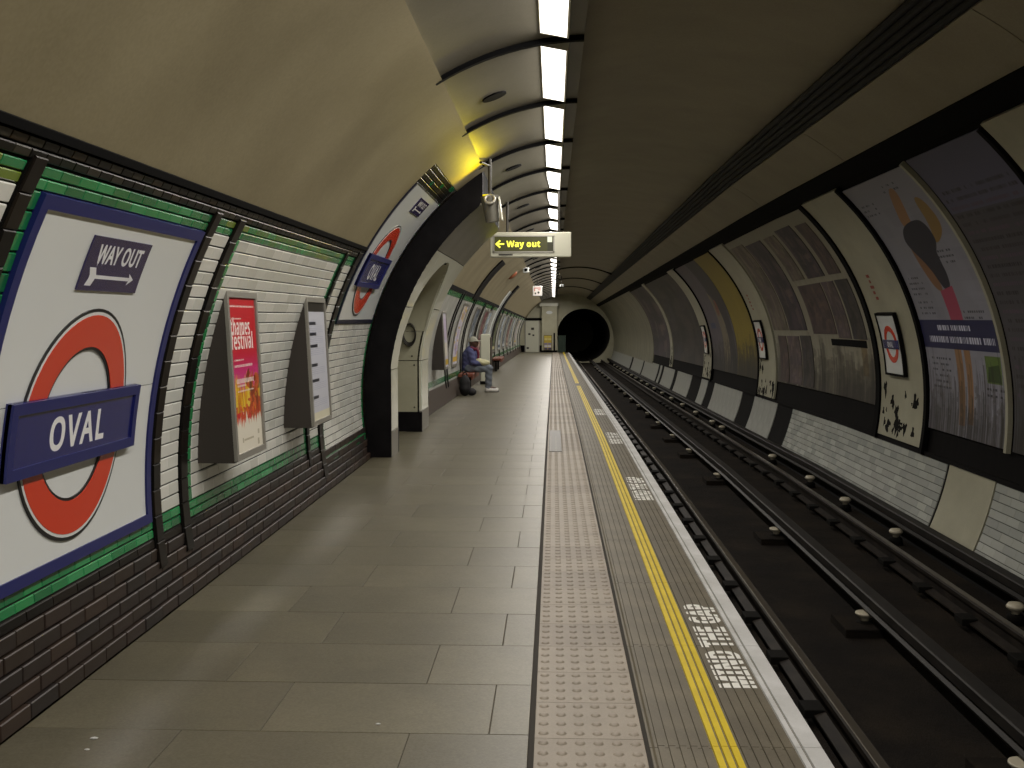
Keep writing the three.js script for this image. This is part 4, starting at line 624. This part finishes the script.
// ------------------------------------------------------------------ end of the platform
{
  const d = drop(ZEND), sh = new THREE.Shape(); sh.absarc(CX, CY, 3.02, 0, Math.PI * 2); const ho = new THREE.Path(); ho.absarc(1.87, 1.05, 1.65, 0, Math.PI * 2, true); sh.holes.push(ho);
  const g = new THREE.ExtrudeGeometry(sh, { depth: .3, bevelEnabled: false, curveSegments: 64 }); g.translate(0, -d, -(ZEND + .3)); 
  struct('wall_end', g, M.endWall, 'cream end wall with the round tunnel mouth', 'wall');
  struct('wall_tunnel_mouth', (() => { const t = new THREE.CylinderGeometry(1.66, 1.66, 28, 48, 1, true); t.rotateX(Math.PI / 2); const p = t.attributes.position; t.translate(1.87, 1.05 - d, -(ZEND + 14.3)); for (let i = 0; i < p.count; i++) p.setY(i, p.getY(i) - (drop(-p.getZ(i)) - d)); return t; })(), M.tunnelIron, 'sooty iron running tunnel beyond the mouth', 'tunnel');
  struct('wall_tunnel_end', box(0, 4, -1.6, 3, 95.5, 95.7), M.endWall, 'plain cream bulkhead far down the running tunnel', 'tunnel');
  struct('trim_' + tn++, box(-2.2, -.72, 1.96 - d, 2.12 - d, ZEND - .06, ZEND), M.black, 'dark lintel band above the end wall door', 'trim');
  struct('baseboard_end', merge([box(-2.1, -1.75, -d, .42 - d, ZEND - .05, ZEND), box(-.9, -.7, -d, .42 - d, ZEND - .05, ZEND)]), M.black, 'black skirting either side of the end wall door', 'skirting');
  const t = thing('door_1', [-1.32, 0, ZEND], 'cream door with dark notices in the end wall', 'door', null, 'structure');
  part(t, 'door_leaf', box(-1.73, -.92, 0 - d, 1.94 - d, ZEND - .07, ZEND - .02, .008), M.enamelCream); for (const [x, y, s] of [[-1.3, 1.45, .09], [-1.5, 1.12, .07], [-1.25, 1.05, .06], [-1.6, .25, .07]]) part(t, 'door_notice', box(x - s, x + s, y - s * .8 - d, y + s * .8 - d, ZEND - .08, ZEND - .069), M.darkSteel, 'small dark notice');
  part(t, 'door_frame', merge([box(-1.79, -1.73, -d, 2.0 - d, ZEND - .06, ZEND), box(-.92, -.86, -d, 2.0 - d, ZEND - .06, ZEND), box(-1.79, -.86, 1.94 - d, 2.0 - d, ZEND - .06, ZEND)]), M.steel);
  const k = thing('equipment_room', [-.24, 0, ZEND - .3], 'tall cream cubicle with cornice at the platform end', 'cubicle');
  part(k, 'cubicle_wall', box(-.72, .24, -d, 2.85 - d, ZEND - .5, ZEND), M.endWall); part(k, 'cornice', box(-.86, .28, 2.85 - d, 3.03 - d, ZEND - .6, ZEND), M.enamelCream); part(k, 'name_oval', (() => { const g = new THREE.CylinderGeometry(.2, .2, .02, 24); g.rotateX(Math.PI / 2); g.scale(1, .5, 1); g.translate(-.26, 2.46 - d, -(ZEND - .51)); return g; })(), M.enamel, 'small white oval sign');
  part(k, 'base', box(-.74, .26, -d, .12 - d, ZEND - .52, ZEND), M.black);
  const bt = canvasTex(192, 256, (x, w, h) => { x.fillStyle = '#c9b45a'; x.fillRect(0, 0, w, h); const c = ['#d8c24c', '#e0d080', '#cdb23c', '#8f87a8', '#d8d4e0', '#4d4470']; for (let j = 0; j < 6; j++) for (let i = 0; i < 2; i++) { x.fillStyle = c[j]; x.fillRect(6 + i * w / 2, 5 + j * h / 6, w / 2 - 12, h / 6 - 8); } });
  const b = thing('notice_board', [-.34, .1, ZEND - .53], 'board of yellow and violet notices leaning on the cubicle', 'notice board'); part(b, 'board', box(-.6, -.1, .14 - d, 1.06 - d, ZEND - .55, ZEND - .515), M.black); part(b, 'notices', sheet((u, v) => [lerp(-.58, -.12, u), lerp(.16, 1.04, v) - d, -(ZEND - .553)], 1, 1, (u, v) => [u, v], [0, 0, 1]), texm(bt, .5));
  const c = thing('green_cabinet', [.51, 0, ZEND - .4], 'dark green metal cabinet at the end of the platform edge', 'cabinet'); part(c, 'cabinet_body', box(.29, .76, -d, 1.0 - d, ZEND - .6, ZEND - .1, .01), mat(0x1c3226, .5)); part(c, 'cabinet_top', box(.27, .78, 1.0 - d, 1.04 - d, ZEND - .62, ZEND - .08), mat(0x263c30, .5));
  one('post', merge([box(.0, .1, .02 - d, 1.2 - d, ZEND - .76, ZEND - .68), box(-.03, .13, -d, .03 - d, ZEND - .79, ZEND - .65)]), M.darkIron, 'dark post beside the violet notices', 'post');
}

// ------------------------------------------------------------------ things hanging from the ceiling
{
  // way out sign
  const z = 15.4, d = drop(z), t = thing('hanging_sign', [-.325, 2.39 + d, z], 'hanging grey box sign with lit yellow Way out and arrow', 'way out sign');
  part(t, 'sign_case', box(-.90, .25, 2.39, 2.74, z, z + .16, .012), mat(0xb9b8a6, .45));
  const tex = canvasTex(1024, 256, (x, w, h) => { x.fillStyle = '#2a2a08'; x.fillRect(0, 0, w, h); x.fillStyle = '#f4f04a'; x.strokeStyle = '#f4f04a'; x.font = 'bold 150px sans-serif'; x.textBaseline = 'middle'; x.fillText('Way out', 210, h * .5); x.lineWidth = 26; x.beginPath(); x.moveTo(170, h * .5); x.lineTo(40, h * .5); x.moveTo(100, h * .26); x.lineTo(34, h * .5); x.lineTo(100, h * .74); x.stroke(); x.fillStyle = '#1b1b08'; x.fillRect(w * .9, h * .3, w * .1, h * .7); x.fillStyle = '#a7ab98'; x.fillRect(w * .9, 0, w * .08, h * .38); });  // pale grey block at the right end is a painted reflection
  part(t, 'lit_panel', sheet((u, v) => [lerp(-.84, -.005, u), lerp(2.47, 2.677, v), -(z - .003)], 1, 1, (u, v) => [u, v], [0, 0, 1]), new THREE.MeshStandardMaterial({ map: tex, emissive: 0xffffff, emissiveMap: tex, emissiveIntensity: 1.25, roughness: .4 }), 'glowing yellow Way out lettering');
  part(t, 'panel_frame', merge([box(-.86, -.84, 2.455, 2.69, z - .012, z), box(-.005, .012, 2.455, 2.69, z - .012, z), box(-.86, .012, 2.677, 2.692, z - .012, z), box(-.86, .012, 2.452, 2.47, z - .012, z)]), M.steel);
  part(t, 'maker_plate', box(-.78, -.58, 2.412, 2.435, z - .004, z), M.darkSteel, 'small dark plate below the lettering');
  for (const [x] of [[-.66], [.075]]) part(t, 'hanger', rod([x, 2.73, z + .08], [x, midY(x) - d - .002, z + .08], .02), M.darkSteel, 'dark hanger rod');
  const l = new THREE.RectAreaLight(0xf2ee50, .25, .8, .2); l.name = 'sign_light'; l.position.set(-.1, .17, .02); l.rotation.y = Math.PI; l.rotation.y = 0; l.lookAt(new THREE.Vector3(-.425, 2.57, 0)); t.add(l); l.position.set(-.1, .18, .02); l.rotation.set(0, Math.PI, 0);
}
{
  // grey drum shaped unit on a pole, with a yellow lens added on top
  const z = 11.35, t = thing('hanging_speaker', [-.66, 2.5, z], 'grey drum shaped unit hanging on a pole beside the black arch', 'loudspeaker');
  const body = new THREE.CylinderGeometry(.098, .075, .27, 8); body.rotateY(Math.PI / 8); body.rotateZ(.12); body.translate(-.655, 2.665, -z); part(t, 'drum', body, mat(0x67655c, .45, { metalness: .3 }));
  const ring = new THREE.TorusGeometry(.05, .016, 10, 24); ring.rotateX(-.5); ring.translate(-.662, 2.755, -(z - .1)); part(t, 'collar_ring', ring, M.steel, 'pale metal ring');
  part(t, 'side_plate', (() => { const g = new THREE.BoxGeometry(.012, .24, .13); g.rotateZ(.14); g.translate(-.55, 2.665, -(z - .02)); return g; })(), M.enamelCream, 'white side plate');
  part(t, 'pole', merge([rod([-.665, 2.78, z], [-.668, midY(-.668) - .002, z], .02), rod([-.667, 3.11, z], [-.742, 3.105, z - .3], .014)]), M.darkSteel, 'dark hanging pole');
  const lens = new THREE.CylinderGeometry(.06, .06, .012, 20); lens.translate(-.68, 2.802, -(z - .03)); part(t, 'added_yellow_lens', lens, new THREE.MeshStandardMaterial({ color: 0xd8c820, emissive: 0xf0dc10, emissiveIntensity: 1.2, roughness: .4 }), 'added yellow lens standing in for the unseen source of the ceiling glow');
  const s = new THREE.SpotLight(0xf5dc08, 2.0, 6, 1.1, 1, 2); s.name = 'added_yellow_light'; s.position.set(.03, .33, .08); s.target.position.set(-.3, .62, .55); s.castShadow = true; s.shadow.radius = 2; t.add(s); t.add(s.target); s.target.name = 'light_aim';  // added spotlight for the yellow ceiling glow, whose own source is unseen
}
{
  const hang = (name, x, y0, z, mk, label, cat) => { const t = thing(name, [x, y0, z], label, cat), d = drop(z); mk(t, d); const top = midY(Math.max(-.74, x)) - d; part(t, 'hanger', rod([x, y0 + .2 - d, z + .06], [x, top, z + .06], .018), M.darkSteel); };
  const sq = canvasTex(128, 128, (x, w, h) => { x.fillStyle = '#ece6e2'; x.fillRect(0, 0, w, h); x.fillStyle = '#c24a40'; x.fillRect(16, 18, 96, 12); x.fillRect(16, 18, 12, 50); x.fillRect(70, 44, 40, 10); x.fillStyle = '#44403c'; x.beginPath(); x.arc(80, 88, 16, 0, 7); x.fill(); x.fillRect(22, 88, 22, 24); });
  hang('hanging_notice', -.595, 2.64, 40, (t, d) => { part(t, 'notice_case', box(-.77, -.42, 2.63 - d, 3.0 - d, 40, 40.1, .01), M.enamel); part(t, 'notice_face', sheet((u, v) => [lerp(-.75, -.44, u), lerp(2.65, 2.98, v) - d, -39.996], 1, 1, (u, v) => [u, v], [0, 0, 1]), texm(sq, .4)); }, 'small square white notice with red marks hanging over the far platform', 'sign');
  hang('security_camera', -.74, 2.9, 30, (t, d) => { part(t, 'camera_body', box(-.85, -.68, 2.95 - d, 3.1 - d, 29.9, 30.25, .02), M.enamel); part(t, 'lens', (() => { const g = new THREE.CylinderGeometry(.045, .045, .04, 16); g.rotateX(Math.PI / 2); g.translate(-.765, 3.03 - d, -29.89); return g; })(), M.black, 'dark lens'); }, 'small white security camera hanging behind the Way out sign', 'camera');
  const [ox, oy] = pol(131.8, R0 - .006); one('orange_dome', (() => { const g = new THREE.SphereGeometry(.15, 24, 8, 0, Math.PI * 2, 0, Math.PI / 2); g.scale(1, .45, 1); g.rotateZ((131.8 + 90) * D2R); g.translate(ox, oy - drop(29), -29); return g; })(), mat(0x94583a, .6), 'dull orange dome fixed to the ceiling behind the Way out sign', 'dome_fitting');  // unlit dome set where there is an unclear orange patch
  hang('security_camera', .30, 2.95, 41, (t, d) => { part(t, 'camera_body', box(.24, .38, 3.0 - d, 3.1 - d, 41, 41.3, .015), M.enamel); part(t, 'lens', box(.28, .33, 3.02 - d, 3.07 - d, 40.98, 41), M.black); }, 'tiny white camera beside the far end of the light row', 'camera');
}

// ------------------------------------------------------------------ the seated person
{
  const Z = 23.9, d = drop(Z), t = thing('person', [-1.72, 0, Z], 'person sitting on the bench in blue jacket, grey cap and white shoes', 'person');
  const V = (x, y, z) => new THREE.Vector3(x, y, z);                 // x towards the track, y up, z along the wall (three's z)
  const cap = (p, a, b, ra, rb) => { const ab = b.clone().sub(a), h = Math.max(0, Math.min(1, p.clone().sub(a).dot(ab) / ab.lengthSq())); return p.distanceTo(a.clone().addScaledVector(ab, h)) - lerp(ra, rb, h); };
  const smin = (a, b, k) => { const h = Math.max(0, Math.min(1, .5 + .5 * (b - a) / k)); return lerp(b, a, h) - k * h * (1 - h); };
  const ell = (p, c, r) => { const q = p.clone().sub(c), k = Math.hypot(q.x / r.x, q.y / r.y, q.z / r.z); return (k - 1) * Math.min(r.x, r.y, r.z); };
  const J = { pel: V(-1.87, .54, 0), chest: V(-1.84, .82, 0), neck: V(-1.81, .97, 0), head: V(-1.775, 1.10, 0) };
  const L = s => ({ hip: V(-1.86, .53, s * .1), knee: V(-1.43, .52, s * .11), ank: V(-1.44, .10, s * .11), toe: V(-1.25, .05, s * .13), sh: V(-1.83, .91, s * .19), elb: V(-1.75, .66, s * .23), wr: V(-1.55, .62, s * .1) });
  function mc(fn, c, half, res, name, m, parent, label) {
    const g0 = new MarchingCubes(res, m, false, false, 200000); g0.isolation = 0; const f = g0.field, n = res, hs = n / 2;
    for (let k = 0; k < n; k++) for (let j = 0; j < n; j++) for (let i = 0; i < n; i++) f[i + j * n + k * n * n] = -fn(V(c.x + (i - hs) / hs * half, c.y + (j - hs) / hs * half, c.z + (k - hs) / hs * half));
    g0.update(); const cnt = g0.count, pos = new Float32Array(cnt * 3), nor = new Float32Array(cnt * 3);
    for (let i = 0; i < cnt; i++) { pos[i * 3] = c.x + g0.positionArray[i * 3] * half; pos[i * 3 + 1] = c.y + g0.positionArray[i * 3 + 1] * half - d; pos[i * 3 + 2] = c.z + g0.positionArray[i * 3 + 2] * half - Z; for (let q = 0; q < 3; q++) nor[i * 3 + q] = g0.normalArray[i * 3 + q]; }
    const g = new THREE.BufferGeometry(); g.setAttribute('position', new THREE.BufferAttribute(pos, 3)); g.setAttribute('uv', new THREE.BufferAttribute(new Float32Array(cnt * 2), 2)); g.computeVertexNormals(); return part(parent, name, g, m, label);
  }
  const headD = p => { let v = ell(p, J.head, V(.092, .115, .075)); v = smin(v, cap(p, V(-1.70, 1.05, 0), V(-1.715, 1.03, 0), .035, .03), .04); v = smin(v, cap(p, V(-1.685, 1.105, 0), V(-1.67, 1.085, 0), .011, .014), .02); v = smin(v, ell(p, V(-1.79, 1.095, .078), V(.02, .03, .012)), .01); return smin(v, ell(p, V(-1.79, 1.095, -.078), V(.02, .03, .012)), .01); };
  const body = p => {
    let v = smin(cap(p, J.pel, J.chest, .13, .135), cap(p, J.chest, J.neck, .12, .05), .08); v = smin(v, cap(p, J.neck, J.head, .05, .05), .04); v = smin(v, headD(p), .03);
    for (const s of [-1, 1]) { const l = L(s); v = smin(v, cap(p, l.hip, l.knee, .085, .06), .05); v = smin(v, cap(p, l.knee, l.ank, .055, .036), .02); v = smin(v, cap(p, l.ank, l.toe, .04, .03), .02); v = smin(v, cap(p, l.sh, l.elb, .052, .042), .04); v = smin(v, cap(p, l.elb, l.wr, .042, .03), .02);
      const h = V(-1.50, .60, s * .06); v = smin(v, ell(p, h, V(.05, .022, .04)), .015); for (let k = 0; k < 4; k++) v = Math.min(v, cap(p, V(-1.47, .605, s * (.03 + k * .02)), V(-1.43 + (k === 3 ? -.015 : 0), .578, s * (.025 + k * .02)), .009, .008)); v = Math.min(v, cap(p, V(-1.5, .61, s * .03), V(-1.45, .612, s * .01), .01, .009)); }
    return v;
  };
  const c = V(-1.62, .62, 0);
  const b = mc(body, c, .66, 90, 'body', mat(0x4a3226, .6), t);
  mc(p => { let v = smin(cap(p, V(-1.87, .52, 0), J.chest, .16, .162), cap(p, J.chest, V(-1.82, .945, 0), .15, .085), .08); for (const s of [-1, 1]) { const l = L(s); v = smin(v, cap(p, l.sh, l.elb, .075, .062), .05); v = smin(v, cap(p, l.elb, V(-1.57, .622, s * .115), .062, .048), .03); } v += .006 * Math.sin(p.y * 60 + p.x * 25) * Math.sin(p.z * 40); return Math.max(v, .47 - p.y); }, c, .66, 80, 'jacket', mat(0x4b4f78, .8), b, 'blue jacket');
  mc(p => { let v = 9; for (const s of [-1, 1]) { const l = L(s); v = Math.min(v, smin(cap(p, l.hip, l.knee, .1, .078), cap(p, l.knee, V(-1.44, .1, s * .11), .076, .066), .03)); } v += .005 * Math.sin(p.y * 50 + p.x * 30); return Math.max(v, .075 - p.y); }, c, .66, 80, 'trousers', mat(0x69707a, .85), b, 'grey blue jeans');
  for (const s of [-1, 1]) { const l = L(s); const sh = mc(p => Math.max(smin(cap(p, V(-1.46, .055, l.toe.z * .95), V(-1.26, .04, l.toe.z), .05, .045), cap(p, V(-1.46, .09, l.toe.z * .93), V(-1.45, .05, l.toe.z * .95), .05, .05), .03), .004 - p.y), V(-1.36, .07, s * .12), .2, 40, 'shoe', mat(s > 0 ? 0xd8d6d2 : 0xcfcac4, .6), b, 'white trainer'); part(sh, 'sole', box(-1.51, -1.215, .0 - d, .022 - d, Z - s * .12 - .045, Z - s * .12 + .045, .008), mat(0x2a2826, .8)); }
  const cp = mc(p => { let v = Math.max(ell(p, V(-1.78, 1.115, 0), V(.108, .115, .094)), 1.115 - p.y + (p.x + 1.78) * .12); return smin(v, Math.max(ell(p, V(-1.68, 1.128, 0), V(.1, .014, .075)), -1.74 - p.x), .01); }, V(-1.75, 1.15, 0), .2, 48, 'cap', mat(0x9b9b8e, .85), b, 'grey peaked cap');
  part(b, 'scarf', merge([tube([[-1.73, .97 - d, Z - .05], [-1.67, .9 - d, Z - .05], [-1.665, .8 - d, Z - .05], [-1.67, .7 - d, Z - .05]], .028), tube([[-1.83, .98 - d, Z - .09], [-1.74, .955 - d, Z - .1], [-1.71, .955 - d, Z], [-1.74, .955 - d, Z + .1], [-1.83, .98 - d, Z + .09]], .034)]), mat(0x6d2336, .85), 'dark red scarf');
  // pale carrier bag lying on the lap
  one('carrier_bag', (() => { const g = new THREE.SphereGeometry(.5, 24, 16); const p = g.attributes.position; for (let i = 0; i < p.count; i++) { const x = p.getX(i), y = p.getY(i), z = p.getZ(i), n = 1 + .06 * Math.sin(x * 17 + z * 13) * Math.cos(y * 19); p.setXYZ(i, x * .40 * n, y * .17 * n + (x < 0 ? .01 : -.01), z * .36 * n); } g.computeVertexNormals(); g.translate(-1.60, .655 - d, -Z + .03); return g; })(), mat(0xb9b590, .7), 'pale yellowish carrier bag lying across the seated lap', 'bag');
}

renderer.render(scene, camera);
